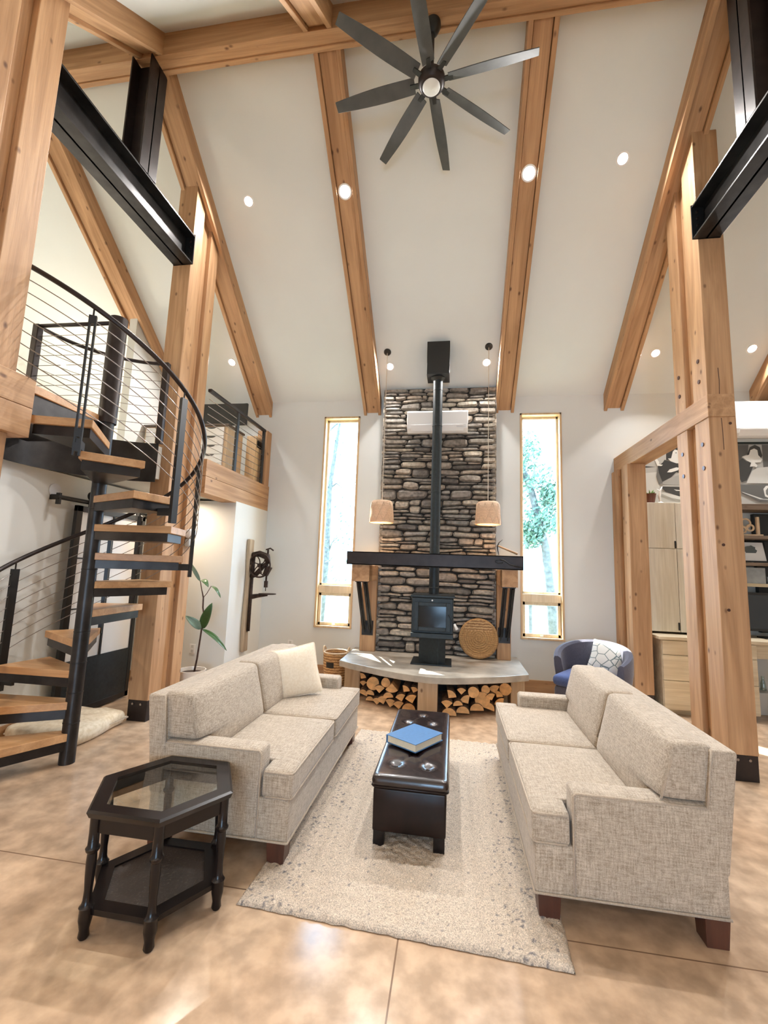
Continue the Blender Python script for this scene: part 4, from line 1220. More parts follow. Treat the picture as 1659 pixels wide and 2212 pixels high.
# ================================================================== SEATING
SL_, SD = 1.78, .90
def sofa(label, loc, rz):
    t = thing('loveseat', label, 'sofa', loc, rz, 'facing tweed loveseats', local=True)
    L_, aw = SL_, .14
    def rec(p):   # back leans outwards
        k = max(0, p.z-.30)/.53
        return (p.x-.06*k, p.y, p.z)
    mb = MB().rbox(.064, .885, .004, L_-.004, .125, .345, .012, 8, 10, 3); mb.build('base', SOFA, t, smooth=True, local=True)
    for ya, yb, s in ((0, aw, 0), (L_-aw, L_, 1)):
        a = MB().rbox(.066, .715, ya, yb, .13, .585, .022, 8, 3, 5, (0, .006 if s else -.0, .004)).build('arm', SOFA, t, smooth=True, local=True)
        yo = ya+.004 if not s else yb-.004
        MB().tube([(.10, yo, .578), (.70, yo, .578), (.712, yo, .565), (.712, yo, .14)], .006, 6).build('piping', PIPING, a, smooth=True, local=True)
    mb = MB().rbox(.06, .175, -.004, L_+.004, .30, .83, .018, 3, 10, 6, (0, 0, .004), fn=rec); b = mb.build('back', SOFA, t, smooth=True, local=True)
    for yo in (-.003, L_+.003):
        MB().tube([rec(Vector((.172, yo, .58))), rec(Vector((.172, yo, .826)))], .005, 6).build('piping', PIPING, b, smooth=True, local=True)
    mid = L_/2
    XF = .90
    for s in (0, 1):
        y0, y1 = (.0, mid-.003) if s == 0 else (mid+.003, L_)
        yin = aw+.004 if s == 0 else L_-aw-.004
        def tcush(p, yin=yin, s=s):
            x = p.x
            d = (yin-p.y) if s == 0 else (p.y-yin)
            if d > 0:
                k = min(1, d/.012)
                x2 = XF-(XF-x)*((XF-.725)/(XF-.24))
                x = x+(x2-x)*k
            z = p.z+(.012*max(0, 1-abs((x-.88)/.08)) if z_top(p) else 0)*0
            return (x, p.y, z)
        def z_top(p): return p.z > .42
        ex = [yin-.012, yin, yin+.03, yin-.03] if s == 0 else [yin+.012, yin, yin-.03, yin+.03]
        mb = MB().rbox(.24, XF, y0+.002, y1-.002, .338, .485, .035, 9, 9, 3, (0, 0, .016), fn=tcush, extra=((), ex, ()))
        c = mb.build('seat_cushion', SOFA, t, smooth=True, local=True)
        # piping loops top and bottom of the front
        lo, hi = y0+.006, y1-.006
        for z in (.474, .35):
            if s == 0: P = [(.74, lo, z), (XF-.03, lo, z), (XF-.01, lo+.006, z), (XF-.003, lo+.03, z), (XF-.001, (lo+hi)/2, z+.003), (XF-.003, hi-.03, z), (XF-.012, hi-.006, z), (.74, hi, z), (.26, hi, z)]
            else: P = [(.26, lo, z), (.74, lo, z), (XF-.012, lo+.006, z), (XF-.003, lo+.03, z), (XF-.001, (lo+hi)/2, z+.003), (XF-.003, hi-.03, z), (XF-.01, hi-.006, z), (XF-.03, hi, z), (.74, hi, z)]
            MB().tube(P, .0055, 6).build('piping', PIPING, c, smooth=True, local=True)
        ya, yb = (.012, mid-.004) if s == 0 else (mid+.004, L_-.012)
        def bc(p, s=s):
            # upper part spans the whole width, lower part tucks inside the arm
            k = max(0, min(1, (.603-p.z)/.015))
            y = p.y
            m_ = k*(aw+.004-.012)
            y = yb-(yb-y)*(yb-ya-m_)/(yb-ya) if s == 0 else ya+(y-ya)*(yb-ya-m_)/(yb-ya)
            return rec(Vector((p.x+.045*max(0, .80-p.z)/.35*max(0, (p.x-.178)/.157), y, p.z)))
        mb = MB().rbox(.145, .335, ya, yb, .47, .845, .038, 3, 9, 7, (.022, 0, .008), fn=bc, extra=((), (), (.588, .603)))
        c = mb.build('back_cushion', SOFA, t, smooth=True, local=True)
        P = [(.20, ya+.02, .835), (.30, ya+.03, .838), (.322, (ya+yb)/2, .846), (.30, yb-.03, .838), (.20, yb-.02, .835)]
        zf = [( .318, ya+.012, .62), (.318, ya+.010, .78), (.315, ya+.03, .826), (.312, (ya+yb)/2, .842), (.315, yb-.03, .826), (.318, yb-.010, .78), (.330, yb-.010, .55)]
        MB().tube([Vector(rec(Vector((x+.045*max(0, .80-z)/.35, y, z)))) for x, y, z in zf], .0055, 6).build('piping', PIPING, c, smooth=True, local=True)
    mb = MB().tube([(.065, -.001, .135), (.885, -.001, .135), (.889, .0, .135), (.889, L_, .135), (.065, L_+.001, .135)], .006, 6).build('hem_piping', PIPING, t, smooth=True, local=True)
    for x in (.115, .82):
        for y in (.065, L_-.065):
            mb = MB(); h0, h1 = .045, .052
            mb.add([(x-h0, y-h0, 0), (x+h0, y-h0, 0), (x+h0, y+h0, 0), (x-h0, y+h0, 0), (x-h1, y-h1, .128), (x+h1, y-h1, .128), (x+h1, y+h1, .128), (x-h1, y+h1, .128)], [(3, 2, 1, 0), (4, 5, 6, 7), (0, 1, 5, 4), (1, 2, 6, 5), (2, 3, 7, 6), (3, 0, 4, 7)])
            mb.build('leg', DARKLEG, t, local=True, bevel=.003)
    return t
sofa('beige tweed loveseat on the left, holding the cream throw pillow', (-1.73, 2.428, 0), 0)
sofa('beige tweed loveseat on the right with bare seat cushions', (1.29, 2.33+SL_, 0), math.pi)

t = thing('throw_pillow', 'square cream velvet pillow leaning at the far end of the left loveseat', 'pillow', (-1.27, 3.74, .497), local=True)
t.rotation_euler = (R(-16), R(-10), R(30)); t.scale = (.96, .96, .96)
mb = MB()
def pil(p):
    u, w_ = p.x/.21, p.z/.21
    k = max(0, 1-abs(u)**2.2)*max(0, 1-abs(w_)**2.2)
    return (p.x*(1-.05*(1-abs(w_))*abs(u)), p.y*(.12+1.0*k**.5), p.z*(1-.05*(1-abs(u))*abs(w_)) + .21)
mb.rbox(-.22, .22, -.075, .075, -.22, .22, .02, 12, 2, 12, fn=pil)
mb.build('cover', CREAM, t, smooth=True, local=True)

# rug
def rug():
    rnd = random.Random(3)
    ang = R(-2.7); ca, sa = math.cos(ang), math.sin(ang)
    Wd, Ld, nx, ny = 1.50, 2.33, 170, 260
    v, f, cols = [], [], []
    for j in range(ny+1):
        for i in range(nx+1):
            x, y = Wd*i/nx, Ld*j/ny
            edge = min(i, nx-i, j, ny-j)
            n = mnoise.noise(Vector((x*38+y*14, y*30-x*10, 0)))*.5+.5
            h = (.012+.016*n+.006*rnd.random()) if edge > 1 else (.004 if edge == 0 else .014)
            jx, jy = rnd.uniform(-.003, .003), rnd.uniform(-.003, .003)
            if edge == 0: jx = mnoise.noise(Vector((y*20, 3, 0)))*.006; jy = mnoise.noise(Vector((x*20, 9, 0)))*.006
            X, Y = x+jx, y+jy
            v.append((-.982+X*ca-Y*sa*1, 2.165+X*sa+Y*ca, h))
            # charcoal flecks gathered near the long borders
            b = min(x, Wd-x)
            q = mnoise.noise(Vector((x*9, y*9, 4)))
            fl = mnoise.noise(Vector((x*55, y*55, 9)))
            band = max(0, 1-abs(b-.17)/.16)
            dark = fl > (.50-.22*band*(1 if q > -.05 else .2)) and (band > .05 and q > -.1 or fl > .62)
            c = (.68, .575, .465)
            kk = .90+.16*rnd.random()
            cols.append((.24, .22, .22) if dark else tuple(a*kk for a in c))
    for j in range(ny):
        for i in range(nx):
            q = j*(nx+1)+i
            f.append((q, q+1, q+nx+2, q+nx+1))
    mb = MB(); mb.add(v, f)
    o = mb.build('area_rug', RUGM, smooth=True, colors=cols)
    so = o.modifiers.new('s', 'SOLIDIFY'); so.thickness = .003; so.offset = -1
    tag(o, 'cream shag rug with charcoal flecks lying between the two loveseats', 'rug')
rug()

# ottoman
t = thing('ottoman', 'long dark leather storage ottoman with a tufted lid between the loveseats', 'ottoman', (-.222, 3.33, .025))
x0, x1, y0, y1 = -.445, -.0, 2.69, 3.97
MB().rbox(x0+.012, x1-.012, y0+.012, y1-.012, .10, .335, .012, 4, 8, 3).build('box', LEATHER, t, smooth=True)
BT = []
for j in range(6):
    y = y0+.13+j*(y1-y0-.26)/5
    if j % 2 == 0: BT += [(-.222, y)]
    else: BT += [(-.315, y), (-.13, y)]
BT = [(x, y0+.17+i*.19+(0)) for i in range(6) for x in ((-.32, -.125) if i % 2 == 0 else (-.222,))]
def tuft(p):
    z = p.z
    if z > .36:
        for bx, by in BT:
            d2 = ((p.x-bx)**2+(p.y-by)**2)
            z -= .020*math.exp(-d2/.0011)
        # creases along the diamond
        for i, (bx, by) in enumerate(BT):
            for cx_, cy_ in BT[i+1:]:
                if abs(cy_-by) > .15 and abs(cy_-by) < .23 and abs(cx_-bx) > .05:
                    ex, ey = cx_-bx, cy_-by; L2 = ex*ex+ey*ey
                    tt = ((p.x-bx)*ex+(p.y-by)*ey)/L2
                    if 0 < tt < 1:
                        dd = abs((p.x-bx)*ey-(p.y-by)*ex)/L2**.5
                        z -= .006*math.exp(-dd*dd/.00012)
    return (p.x, p.y, z)
lid = MB().rbox(x0, x1, y0, y1, .335, .405, .030, 30, 70, 2, (0, 0, .012), fn=tuft).build('lid', plain('lid_leather', (.016, .008, .007), .26, var=.4, scale=14, bump=.10, spec=.5, coat=.35), t, smooth=True)
for bx, by in BT: MB().lathe([(.001, .004), (.008, .003), (.012, -.002), (.012, -.006)], (bx, by, .3945), 14, caps=False).build('button', LEATHER, lid, smooth=True)
MB().tube([(x0+.004, y0+.02, .345), (x0+.02, y0+.004, .345), (x1-.02, y0+.004, .345), (x1-.004, y0+.02, .345), (x1-.004, y1-.02, .345), (x1-.02, y1-.004, .345), (x0+.02, y1-.004, .345), (x0+.004, y1-.02, .345)], .006, 6, closed=True).build('seam', LEATHER, lid, smooth=True)
for x in (x0+.05, x1-.05):
    for y in (y0+.05, y1-.05): MB().box(x-.032, x+.032, y-.03, y+.03, .02, .105).build('leg', ESP, t, bevel=.003)
# book
t = thing('book', 'thick blue hardcover book lying on the leather ottoman', 'book', (-.235, 3.20, .425), local=True)
t.rotation_euler = (0, 0, R(-33))
BLUE = plain('blue_book_cloth', (.06, .17, .36), .45, var=.08, scale=40)
MB().box(-.125, .125, -.155, .155, 0, .004).build('back_cover', BLUE, t, local=True)
MB().box(-.125, .125, -.155, .155, .047, .051).build('front_cover', BLUE, t, local=True, bevel=.001)
MB().box(-.120, .118, -.148, .148, .004, .047).build('page_block', plain('cream_paper', (.80, .70, .52), .8, var=.1, scale=300), t, local=True)
MB().rbox(-.131, -.118, -.155, .155, 0, .051, .006, 1, 1, 1).build('spine', BLUE, t, local=True, smooth=True)

# hexagonal side table
t = thing('side_table', 'dark hexagonal side table with an inset glass top beside the left loveseat', 'side table', (-1.368, 2.127, 0))
hx, hy = -1.368, 2.127
def hexp(r, z=None): return [(hx+r*math.cos(R(60*k)), hy+r*.985*math.sin(R(60*k))) for k in range(6)]
def hexring(mb, ro, ri, z0, z1, ro1=None):
    ro1 = ro if ro1 is None else ro1
    A_, B_, C_, D_ = hexp(ro), hexp(ro1), hexp(ri), hexp(ri)
    v = [(*p, z0) for p in A_]+[(*p, z1) for p in B_]+[(*p, z1) for p in C_]+[(*p, z0) for p in D_]
    f = []
    for k in range(6):
        q = (k+1) % 6
        for a, b in ((0, 6), (6, 12), (12, 18), (18, 0)): f.append((a+k, a+q, b+q, b+k))
    mb.add(v, f)
mb = MB(); hexring(mb, .336, .268, .483, .507, .348); hexring(mb, .348, .268, .507, .515, .336)
mb.build('top_frame', ESP, t)
mb = MB(); mb.prism(hexp(.270), .501, .507); g_ = mb.build('glass_top', TGLASS, t)
mb = MB(); hexring(mb, .310, .287, .415, .483); mb.build('apron', ESP, t)
mb = MB(); hexring(mb, .303, .235, .09, .113); mb.build('shelf_frame', ESP, t)
MB().prism(hexp(.24), .098, .104).build('cane_shelf', WICKERD, t)
for k in range(6):
    px, py = hexp(.306)[k]
    prof = [(.016, 0), (.022, .01), (.019, .035), (.024, .06), (.027, .075), (.026, .115), (.030, .125), (.022, .135), (.018, .15), (.016, .19), (.019, .24), (.021, .30), (.019, .335), (.027, .345), (.029, .355), (.022, .365), (.021, .42), (.022, .483)]
    MB().lathe(prof, (px, py, 0), 18).build('leg', ESP, t, smooth='auto')

# tub chair with pillow
t = thing('tub_chair', 'grey upholstered tub chair with a blue seat near the right window', 'chair', (1.66, 5.72, 0))
t.rotation_euler = (0, 0, R(-34))
cx, cy = 1.66, 5.72
def shell(a):  # a from -1 (left arm tip) to 1 (right arm tip) around the back
    th = R(90)+a*R(118)*-1
    return th
v = []; n = 36; prof = 7
mb = MB()
rows = []
for i in range(n+1):
    a = -1+2*i/n
    th = R(90)-a*R(116)
    top = .61+.19*(1-abs(a)**1.8)
    ro = .43
    ex, ey = math.cos(th), math.sin(th)
    rx, ry = .43, .38
    cs = [(rx*.80, .17), (rx*.93, .30), (rx*1.0, .50), (rx*1.01, top-.03), (rx*.99, top), (rx*.90, top+.004), (rx*.82, top-.02), (rx*.76, .45), (rx*.74, .30)]
    rows.append([(cx+r*ex, cy+r*ey*(ry/rx), z) for r, z in cs])
k = len(rows[0])
vv = [p for r in rows for p in r]
ff = []
for i in range(n):
    for j in range(k): ff.append((i*k+j, i*k+(j+1) % k, (i+1)*k+(j+1) % k, (i+1)*k+j))
ff += [tuple(range(k)), tuple(range(n*k, n*k+k))]
mb.add(vv, ff)
o = mb.build('shell', GREYF, t, smooth='auto', bevel=0)
mb = MB(); mb.rbox(cx-.31, cx+.31, cy-.40, cy+.26, .17, .33, .05, 6, 6, 2); mb.build('base', GREYF, t, smooth=True)
mb = MB(); mb.rbox(cx-.325, cx+.325, cy-.42, cy+.24, .32, .445, .06, 8, 8, 2, (0, 0, .02)); mb.build('seat_cushion', BLUEF, t, smooth=True)['label'] = 'blue seat cushion'
for dx in (-.24, .24):
    for dy in (-.28, .22): MB().cyl((cx+dx*1.1, cy+dy*1.1, 0), (cx+dx, cy+dy, .18), .012, .02, n=12).build('leg', DARKLEG, t, smooth='auto')
m, nt, b = newmat('leaf_print_cotton')
b.inputs['Roughness'].default_value = .9
tc = N(nt, 'ShaderNodeTexCoord'); wv = N(nt, 'ShaderNodeTexVoronoi'); wv.feature = 'DISTANCE_TO_EDGE'; wv.inputs['Scale'].default_value = 9
nt.links.new(tc.outputs['Object'], wv.inputs['Vector'])
r_ = N(nt, 'ShaderNodeValToRGB'); r_.color_ramp.elements[0].position = .02; r_.color_ramp.elements[1].position = .06
r_.color_ramp.elements[0].color = (.16, .22, .22, 1); r_.color_ramp.elements[1].color = (.78, .78, .74, 1)
nt.links.new(wv.outputs[0], r_.inputs[0]); nt.links.new(r_.outputs[0], b.inputs['Base Color'])
PRINT = m
t = thing('throw_pillow', 'white leaf-print pillow propped on the grey tub chair', 'pillow', (1.80, 5.78, .45), local=True)
t.rotation_euler = (R(-22), R(10), R(-30)); t.scale = (.86, .86, .86)
MB().rbox(-.22, .22, -.07, .07, -.22, .22, .02, 10, 2, 10, fn=pil).build('cover', PRINT, t, smooth=True, local=True)

# ================================================================== DESK NOOK
t = thing('tall_cabinet', 'whitewashed oak upper cabinet with four doors beyond the right posts', 'cabinet', (2.95, 6.3, .93))
MB().box(2.45, 3.50, 6.16, 6.5, .93, 2.575).build('body', CABZ, t, bevel=.003)
for xa, xb in ((2.455, 2.832), (2.838, 3.17), (3.176, 3.495)):
    for za, zb in ((.935, 1.972), (1.980, 2.57)):
        d = MB().box(xa, xb, 6.14, 6.16, za, zb).build('door', CABZ, t, bevel=.002)
        zh = za+.02 if zb < 2 else za+.0
        if xa < 2.83: MB().box(xb-.022, xb-.004, 6.128, 6.141, zh, zh+.095).build('pull', BLACK, d, bevel=.004)
t = thing('base_cabinet', 'pale oak drawer cabinet below the upper cabinet by the right posts', 'cabinet', (3.0, 6.2, 0))
MB().box(2.50, 3.52, 5.90, 6.5, .06, .865).build('body', CABX, t, bevel=.003)
MB().box(2.53, 3.50, 5.96, 6.5, 0, .06).build('plinth', CABX, t)
for za, zb in ((.07, .395), (.402, .688), (.695, .858)):
    for xa, xb in ((2.505, 3.0), (3.006, 3.515)):
        d = MB().box(xa, xb, 5.88, 5.90, za, zb).build('drawer', CABX, t, bevel=.002)
        MB().box(xb-.14-.08, xb-.08 if xa > 2.9 else xb-.12, 5.868, 5.882, zb-.014, zb).build('pull', BLACK, d, bevel=.003)
tag(MB().box(2.46, 5.4, 5.86, 6.5, .868, .905).build('worktop', CABX, bevel=.004), 'pale wooden worktop running from the drawer cabinet to the desk', 'worktop')
t = thing('desk', 'pale oak desk frame under the worktop at the right edge', 'desk', (4.3, 6.1, 0))
MB().box(3.53, 5.3, 5.92, 6.4, .70, .866).build('drawer', CABX, t, bevel=.003)
MB().box(3.90, 4.05, 5.905, 5.922, .852, .866).build('pull', BLACK, t)
MB().box(5.3, 5.38, 5.9, 6.5, 0, .866).build('end_panel', CABX, t)

# shelves
SHW = wood('dark_shelf', 'x', (.22, .16, .11), (.12, .08, .055), knots=.3)
PALE = wood('pale_shelf', 'x', (.52, .44, .30), (.42, .34, .22), knots=.2)
tag(MB().box(3.52, 5.3, 6.18, 6.5, 2.50, 2.575).build('wall_shelf', SHW, bevel=.004), 'thick dark wooden shelf just under the black and white picture', 'shelf', 'wall shelves at the right edge')
tag(MB().box(3.52, 5.3, 6.18, 6.5, 2.13, 2.17).build('wall_shelf', SHW, bevel=.004), 'second dark shelf down, carrying the carved wooden letters', 'shelf', 'wall shelves at the right edge')
tag(MB().box(3.52, 5.3, 6.18, 6.5, 1.79, 1.83).build('wall_shelf', SHW, bevel=.004), 'third dark shelf down, carrying the framed leaf picture', 'shelf', 'wall shelves at the right edge')
tag(MB().box(3.52, 5.3, 6.18, 6.5, 1.53, 1.57).build('wall_shelf', PALE, bevel=.004), 'lowest pale shelf above the monitor, carrying a grey box', 'shelf', 'wall shelves at the right edge')
tag(MB().box(3.92, 4.6, 6.43, 6.495, .95, 2.48).build('black_back_panel', BLACK), 'black panel behind the shelves at the right edge', 'panel')
LT = plain('carved_wood', (.66, .50, .33), .7, var=.15)
t = thing('carved_letters', 'pale carved wooden ornament standing on the second shelf', 'ornament', (3.76, 6.3, 2.17))
mb = MB(); mb.box(3.62, 3.92, 6.27, 6.33, 2.17, 2.195); mb.box(3.86, 3.89, 6.28, 6.31, 2.19, 2.42)
for c_, r_0 in (((3.74, 2.34), .055), ((3.79, 2.28), .04), ((3.70, 2.25), .04)):
    mb.tube([(c_[0]+r_0*math.cos(a), 6.30, c_[1]+r_0*math.sin(a)) for a in [2*math.pi*j/20 for j in range(20)]], .012, 6, closed=True)
mb.build('carving', LT, t, smooth='auto')
t = thing('framed_picture', 'small framed picture with a dark leafy shape leaning on the third shelf', 'picture', (3.82, 6.32, 1.83))
MB().obox((3.80, 6.36, 1.98), ((1, 0, 0), (0, .25, 1), (0, 1, -.25)), (.19, .145, .008)).build('frame', BLACK, t)
MB().obox((3.80, 6.351, 1.978), ((1, 0, 0), (0, .25, 1), (0, 1, -.25)), (.165, .122, .003)).build('mount', WHITE, t)
mb = MB(); rr = random.Random(2)
mb.prism([(3.80+(.06+.02*rr.random())*math.cos(a), 1.99+(.055+.02*rr.random())*math.sin(a)) for a in [2*math.pi*j/18 for j in range(18)]], 0, .003, plane='y')
o = mb.build('leaf_print', plain('print_grey', (.12, .14, .14), .8), t, local=True); o.location = (-3.82, 6.343-6.32, -1.83+.0); o.rotation_euler = (0, 0, 0)
t = thing('grey_box', 'grey metal storage box on the lowest shelf', 'box', (3.74, 6.3, 1.57))
MB().box(3.56, 3.88, 6.22, 6.46, 1.57, 1.77).build('box', plain('galvanised', (.32, .33, .33), .4, .7, var=.2), t, bevel=.004)
t = thing('small_camera', 'small silver camera beside the grey box', 'camera', (3.96, 6.28, 1.57)); 
MB().box(3.92, 4.04, 6.25, 6.31, 1.57, 1.66).build('body', plain('silver', (.6, .6, .6), .3, .6), t, bevel=.006); MB().cyl((3.98, 6.25, 1.61), (3.98, 6.21, 1.61), .026, n=20).build('lens', BLACK, t)
t = thing('monitor', 'black monitor standing on the worktop under the shelves', 'monitor', (3.95, 6.22, .905))
MB().box(3.58, 4.22, 6.18, 6.22, .99, 1.46).build('housing', BLACK, t, bevel=.005); MB().box(3.61, 4.19, 6.174, 6.181, 1.02, 1.43).build('screen', plain('dark_screen', (.02, .025, .03), .12), t)
MB().box(3.78, 4.02, 6.12, 6.30, .905, .92).build('foot', BLACK, t); MB().box(3.87, 3.93, 6.2, 6.23, .91, 1.0).build('neck', BLACK, t)
t = thing('storage_bin', 'white bin standing on the floor under the desk', 'bin', (3.75, 6.35, 0)); MB().box(3.58, 3.92, 6.2, 6.47, 0, .26).build('bin', plain('bin_grey_white', (.6, .6, .58), .5), t, bevel=.01)
CG = glass_mat('clear_vase_glass', (.85, .9, .88), .12)
for i, (x, r, h) in enumerate(((3.66, .028, .22), (3.74, .035, .14), (3.83, .03, .17))):
    o = MB().lathe([(r, 0), (r, h*.5), (r*.5, h*.75), (r*.55, h), (r*.5, h), (r*.42, h*.75), (r*.9, h*.5), (r*.9, .006), (.001, .006)], n=20, caps=False).build('glass_vase', CG, loc=None, smooth='auto')
    o.location = (x, 6.33, .262)
    tag(o, ('tallest slim clear vase', 'short wide clear vase', 'middle-height clear vase')[i]+' on the bin under the desk', 'vase', 'clear vases under the desk')
t = thing('desk_chair', 'dark metal framed desk chair at the right edge', 'chair', (3.95, 5.9, 0))
MB().tube([(3.72, 5.78, .44), (3.68, 5.80, .10), (3.66, 5.76, .018), (3.70, 5.40, .018)], .017, 10).build('leg', STEELB, t, smooth=True)
MB().tube([(4.18, 5.78, .44), (4.22, 5.80, .10), (4.24, 5.76, .018), (4.20, 5.40, .018)], .017, 10).build('leg', STEELB, t, smooth=True)
MB().rbox(3.72, 4.18, 5.30, 5.80, .43, .49, .025, 4, 4, 2).build('seat', BLACK, t, smooth=True)
MB().rbox(3.74, 4.16, 5.28, 5.33, .60, .92, .02, 4, 2, 4).build('backrest', BLACK, t, smooth=True)
MB().tube([(3.76, 5.34, .45), (3.76, 5.31, .75)], .012, 8).build('upright', STEELB, t, smooth=True); MB().tube([(4.14, 5.34, .45), (4.14, 5.31, .75)], .012, 8).build('upright', STEELB, t, smooth=True)

# large black and white picture
g = lambda nm, v: plain('print_'+nm, (v, v*.99, v*.93), .6)
t = thing('wall_picture', 'large black and white photographic print of two veiled figures in fairground cars', 'picture', (3.9, 6.49, 3.0))
MB().box(2.55, 5.30, 6.47, 6.5, 2.60, 3.47).build('frame', plain('black_green_frame', (.015, .022, .018), .4), t)
yq = 6.468
MB().box(2.565, 5.285, yq, 6.475, 2.61, 3.435).build('print_ground', g('mid', .46), t)
PO = {
'bldg': (.06, [(2.592, 3.14), (2.768, 3.247), (2.909, 3.42), (2.57, 3.42), (2.57, 3.105), (2.774, 3.123)]),
'floorlight': (.62, [(2.57, 3.03), (2.78, 3.05), (2.80, 2.90), (2.82, 2.75), (2.57, 2.64)]),
'crowd2': (.10, [(3.5, 3.43), (3.942, 3.43), (3.924, 3.3), (3.852, 3.266), (3.788, 3.0), (3.5, 3.0)]),
'crowd3': (.12, [(4.10, 3.43), (4.9, 3.43), (4.9, 3.1), (4.101, 3.1)]),
'veil1': (.03, [(2.91, 3.329), (2.945, 3.401), (3.02, 3.425), (3.15, 3.40), (3.18, 3.281), (3.12, 3.2), (2.969, 3.211), (2.906, 3.223)]),
'body1': (.035, [(2.884, 3.223), (2.968, 3.199), (3.031, 3.175), (3.15, 3.163), (3.2, 3.0), (3.027, 3.05), (2.958, 2.976), (2.902, 2.882), (2.849, 2.894), (2.803, 3.046), (2.795, 3.128), (2.862, 3.187)]),
'face1': (.72, [(2.97, 3.246), (2.996, 3.341), (3.023, 3.37), (3.055, 3.358), (3.078, 3.305), (3.065, 3.246), (3.09, 3.21), (3.083, 3.175), (3.031, 3.175), (2.968, 3.199), (2.928, 3.24)]),
'eye1': (.04, [(3.025, 3.32), (3.033, 3.328), (3.045, 3.322), (3.036, 3.313)]),
'hand1': (.75, [(2.909, 3.046), (2.942, 3.087), (3.028, 3.116), (3.07, 3.111), (3.047, 3.075), (2.962, 3.046)]),
'carside': (.36, [(2.796, 2.882), (2.958, 2.976), (3.2, 3.05), (3.35, 2.86), (2.87, 2.87)]),
'carback': (.16, [(2.784, 3.12), (2.80, 3.05), (2.85, 2.89), (2.80, 2.88), (2.77, 2.98)]),
'stat': (.80, [(2.757, 3.235), (2.789, 3.235), (2.814, 3.188), (2.807, 3.158), (2.86, 3.152), (2.838, 3.134), (2.785, 3.14)]),
'carband': (.05, [(2.847, 2.847), (3.3, 2.83), (3.3, 2.66), (3.082, 2.698), (2.876, 2.777), (2.836, 2.823)]),
'carhl': (.75, [(2.983, 2.807), (3.076, 2.796), (3.076, 2.785), (3.013, 2.788)]),
'chrome': (.72, [(2.84, 2.862), (3.3, 2.858), (3.3, 2.848), (2.84, 2.850)]),
'bumper': (.60, [(2.812, 2.753), (2.865, 2.765), (3.093, 2.698), (3.3, 2.66), (3.3, 2.63), (2.946, 2.685)]),
'veil2': (.045, [(3.926, 3.323), (3.95, 3.393), (4.013, 3.427), (4.071, 3.392), (4.094, 3.276), (4.059, 3.208), (3.94, 3.219), (3.89, 3.231)]),
'body2': (.05, [(3.786, 3.185), (3.85, 3.243), (3.898, 3.197), (3.98, 3.162), (3.96, 3.093), (3.882, 2.933), (3.82, 2.91), (3.794, 2.978)]),
'face2': (.74, [(3.851, 3.26), (3.934, 3.289), (3.953, 3.352), (4.0, 3.375), (4.038, 3.352), (4.044, 3.282), (4.09, 3.225), (4.068, 3.185), (3.997, 3.179), (4.025, 3.139), (4.013, 3.116), (3.984, 3.128), (3.933, 3.122), (3.952, 3.179), (3.899, 3.208)]),
'seat2': (.58, [(3.914, 2.979), (3.95, 3.059), (4.013, 3.105), (4.152, 3.122), (4.6, 3.05), (4.6, 2.889), (3.879, 2.899)]),
'car2': (.13, [(3.70, 2.89), (3.878, 2.876), (4.7, 2.878), (4.7, 2.63), (4.023, 2.652), (3.802, 2.773)]),
'stripe2': (.66, [(3.802, 2.779), (3.832, 2.774), (4.065, 2.686), (4.4, 2.675), (4.4, 2.658), (4.025, 2.68)]),
'wheel2': (.78, [(4.074, 2.821), (4.106, 2.861), (4.18, 2.872), (4.24, 2.82), (4.22, 2.72), (4.15, 2.69), (4.087, 2.72)]),
'wheel2in': (.2, [(4.10, 2.80), (4.13, 2.84), (4.18, 2.84), (4.20, 2.79), (4.18, 2.74), (4.13, 2.72), (4.10, 2.75)])}
mb = MB(); mats = []
for i, (nm, (v_, P)) in enumerate(PO.items()):
    mats.append(g(nm, v_)); y = yq-.0006*(i+1)
    n = len(P)
    mb.add([(x, y, z) for x, z in P], [tuple(range(n))], i)
mb.build('printed_image', mats, t)
t = thing('potted_succulent', 'small green succulent in a brown pot on top of the tall cabinet', 'plant', (2.60, 6.26, 2.575))
MB().lathe([(.045, 0), (.065, .11), (.07, .13), (.06, .13), (.055, .10), (.001, .10)], (2.60, 6.26, 2.575), 24).build('pot', plain('brown_pot', (.13, .045, .025), .4), t, smooth='auto')
mb = MB(); rr = random.Random(4)
for k in range(22):
    a = rr.uniform(0, 6.28); l = rr.uniform(.05, .10); e = rr.uniform(.3, 1.3)
    p0 = Vector((2.60, 6.26, 2.68)); d_ = Vector((math.cos(a)*math.cos(e), math.sin(a)*math.cos(e), math.sin(e)))
    mb.tube([p0, p0+d_*l*.5, p0+d_*l], [.008, .010, .001], 6)
mb.build('leaves', plain('succulent_green', (.14, .27, .06), .5, var=.3), t, smooth=True)
t = thing('figurine', 'slender white bird-like figurine beside the succulent pot', 'figurine', (2.71, 6.24, 2.575))
mb = MB(); mb.lathe([(.04, 0), (.035, .012), (.008, .025), (.008, .03)], (2.71, 6.24, 2.575), 16)
mb.tube([(2.71, 6.24, 2.59), (2.70, 6.24, 2.67), (2.715, 6.24, 2.75), (2.74, 6.24, 2.80)], [.012, .017, .012, .005], 8); mb.tube([(2.72, 6.24, 2.74), (2.67, 6.24, 2.77)], [.008, .002], 6)
mb.build('body', WHITE, t, smooth=True)

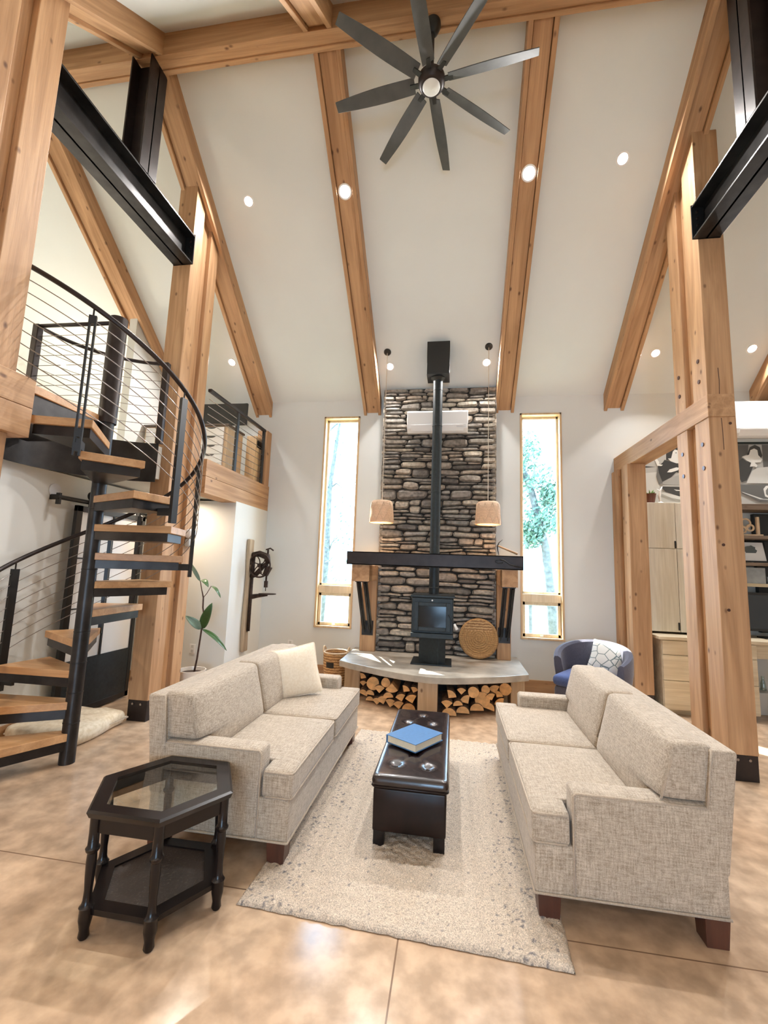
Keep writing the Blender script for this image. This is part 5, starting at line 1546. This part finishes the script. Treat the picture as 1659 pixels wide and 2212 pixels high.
# ================================================================== OUTDOORS
GRASS = plain('dry_grass', (.40, .38, .25), .95, var=.3, scale=2)
tag(MB().box(-30, 30, 6.75, 60, -.35, -.2).build('ground', GRASS), 'pale dry ground outside the tall windows', 'ground', kind='stuff')
LEAFM = plain('tree_leaves', (.07, .15, .11), .6, var=.4, scale=1.5)
TRUNK = plain('tree_trunk', (.07, .08, .08), .95, var=.4, scale=12, bump=.5)
def tree(label, base, path, rad, clumps, nleaf, seed, ls=.07):
    rnd = random.Random(seed)
    t = thing('tree', label, 'tree', base, group='trees outside the tall windows')
    bx, by, bz_ = base
    P = [Vector((bx+a, by+b, bz_+c)) for a, b, c in path]
    k = len(P)
    mb = MB(); mb.tube(P, [rad*(1-.6*i/(k-1)) for i in range(k)], 10)
    for c, r in clumps:
        tgt = Vector((bx+c[0], by+c[1], bz_+c[2]))
        src = min(P[1:], key=lambda q: (q-tgt).length)
        mb.tube([src, (src+tgt)/2+Vector((0, 0, .15)), tgt], [rad*.3, rad*.2, rad*.1], 6)
    mb.build('trunk', TRUNK, t, smooth=True)
    v, f = [], []
    for i in range(nleaf):
        c, r = rnd.choice(clumps)
        d = Vector((rnd.gauss(0, 1), rnd.gauss(0, 1), rnd.gauss(0, .8))).normalized()*r*rnd.random()**.5
        p = Vector((bx+c[0], by+c[1], bz_+c[2]))+d
        n_ = Vector((rnd.gauss(0, 1), rnd.gauss(0, 1), rnd.gauss(0, 1))).normalized(); u = n_.orthogonal().normalized(); w_ = n_.cross(u)
        s = ls*rnd.uniform(.6, 1.4); q = len(v)
        v += [p-u*s, p+w_*s*.45, p+u*s, p-w_*s*.45]; f.append((q, q+1, q+2, q+3))
    mb = MB(); mb.add(v, f); mb.build('crown', LEAFM, t)
tree('pale green leaning oak seen through the right window', (2.5, 11.5, -.25), [(0, 0, 0), (-.09, 0, 1.3), (-.2, 0, 2.5), (-.55, 0, 4.0), (-.73, 0, 4.5), (-1.0, .1, 5.5)], .13, [((-.6, 0, 4.2), .65), ((-.25, 0, 3.2), .5), ((-.85, 0, 5.0), .6), ((.05, 0, 3.8), .4), ((-.55, 0, 2.8), .35)], 4200, 1, .06)
tree('thin pale tree seen through the left window', (-3.6, 12, -.2), [(0, 0, 0), (.1, 0, 2), (.1, 0, 4), (.3, 0, 6)], .12, [((.4, 0, 2.6), .8), ((0, 0, 1.5), .7), ((.5, 0, 4.0), .9), ((-.2, 0, 5.2), .8)], 500, 2, .05)
tree('tree added up-sun of the left window to break up its sunlight', (-4.6, 9.6, -.2), [(0, 0, 0), (0, 0, 3), (.1, 0, 5), (0, 0, 7)], .16, [((0, 0, 5.2), 1.1), ((.9, -.4, 4.6), .9), ((-.5, .3, 6.6), 1.2), ((.8, 0, 6.4), 1.0), ((.3, -.3, 3.8), .8)], 300, 3, .12)  # added in the sun's path so leaves dapple the hearth patches
tree('tree added up-sun of the right window to break up its sunlight', (-1.6, 9.9, -.2), [(0, 0, 0), (0, 0, 3), (-.1, 0, 5), (0, 0, 7)], .16, [((0, 0, 5.4), 1.1), ((.8, -.4, 4.8), .9), ((-.5, .3, 6.8), 1.2), ((.9, 0, 6.5), 1.0)], 200, 4, .12)  # second added sun breaker, thinned to let patches through
t = thing('pergola', 'small dark timber pergola rail outside the right window', 'pergola', (1.5, 9.5, -.2))
MB().box(.9, 2.6, 9.4, 9.5, .95, 1.02).build('rail', TRUNK, t); MB().box(.9, 2.6, 9.4, 9.5, 1.12, 1.16).build('rail', TRUNK, t)
for x in (.95, 1.55, 2.15): MB().box(x, x+.06, 9.42, 9.48, -.2, 1.16).build('post', TRUNK, t)
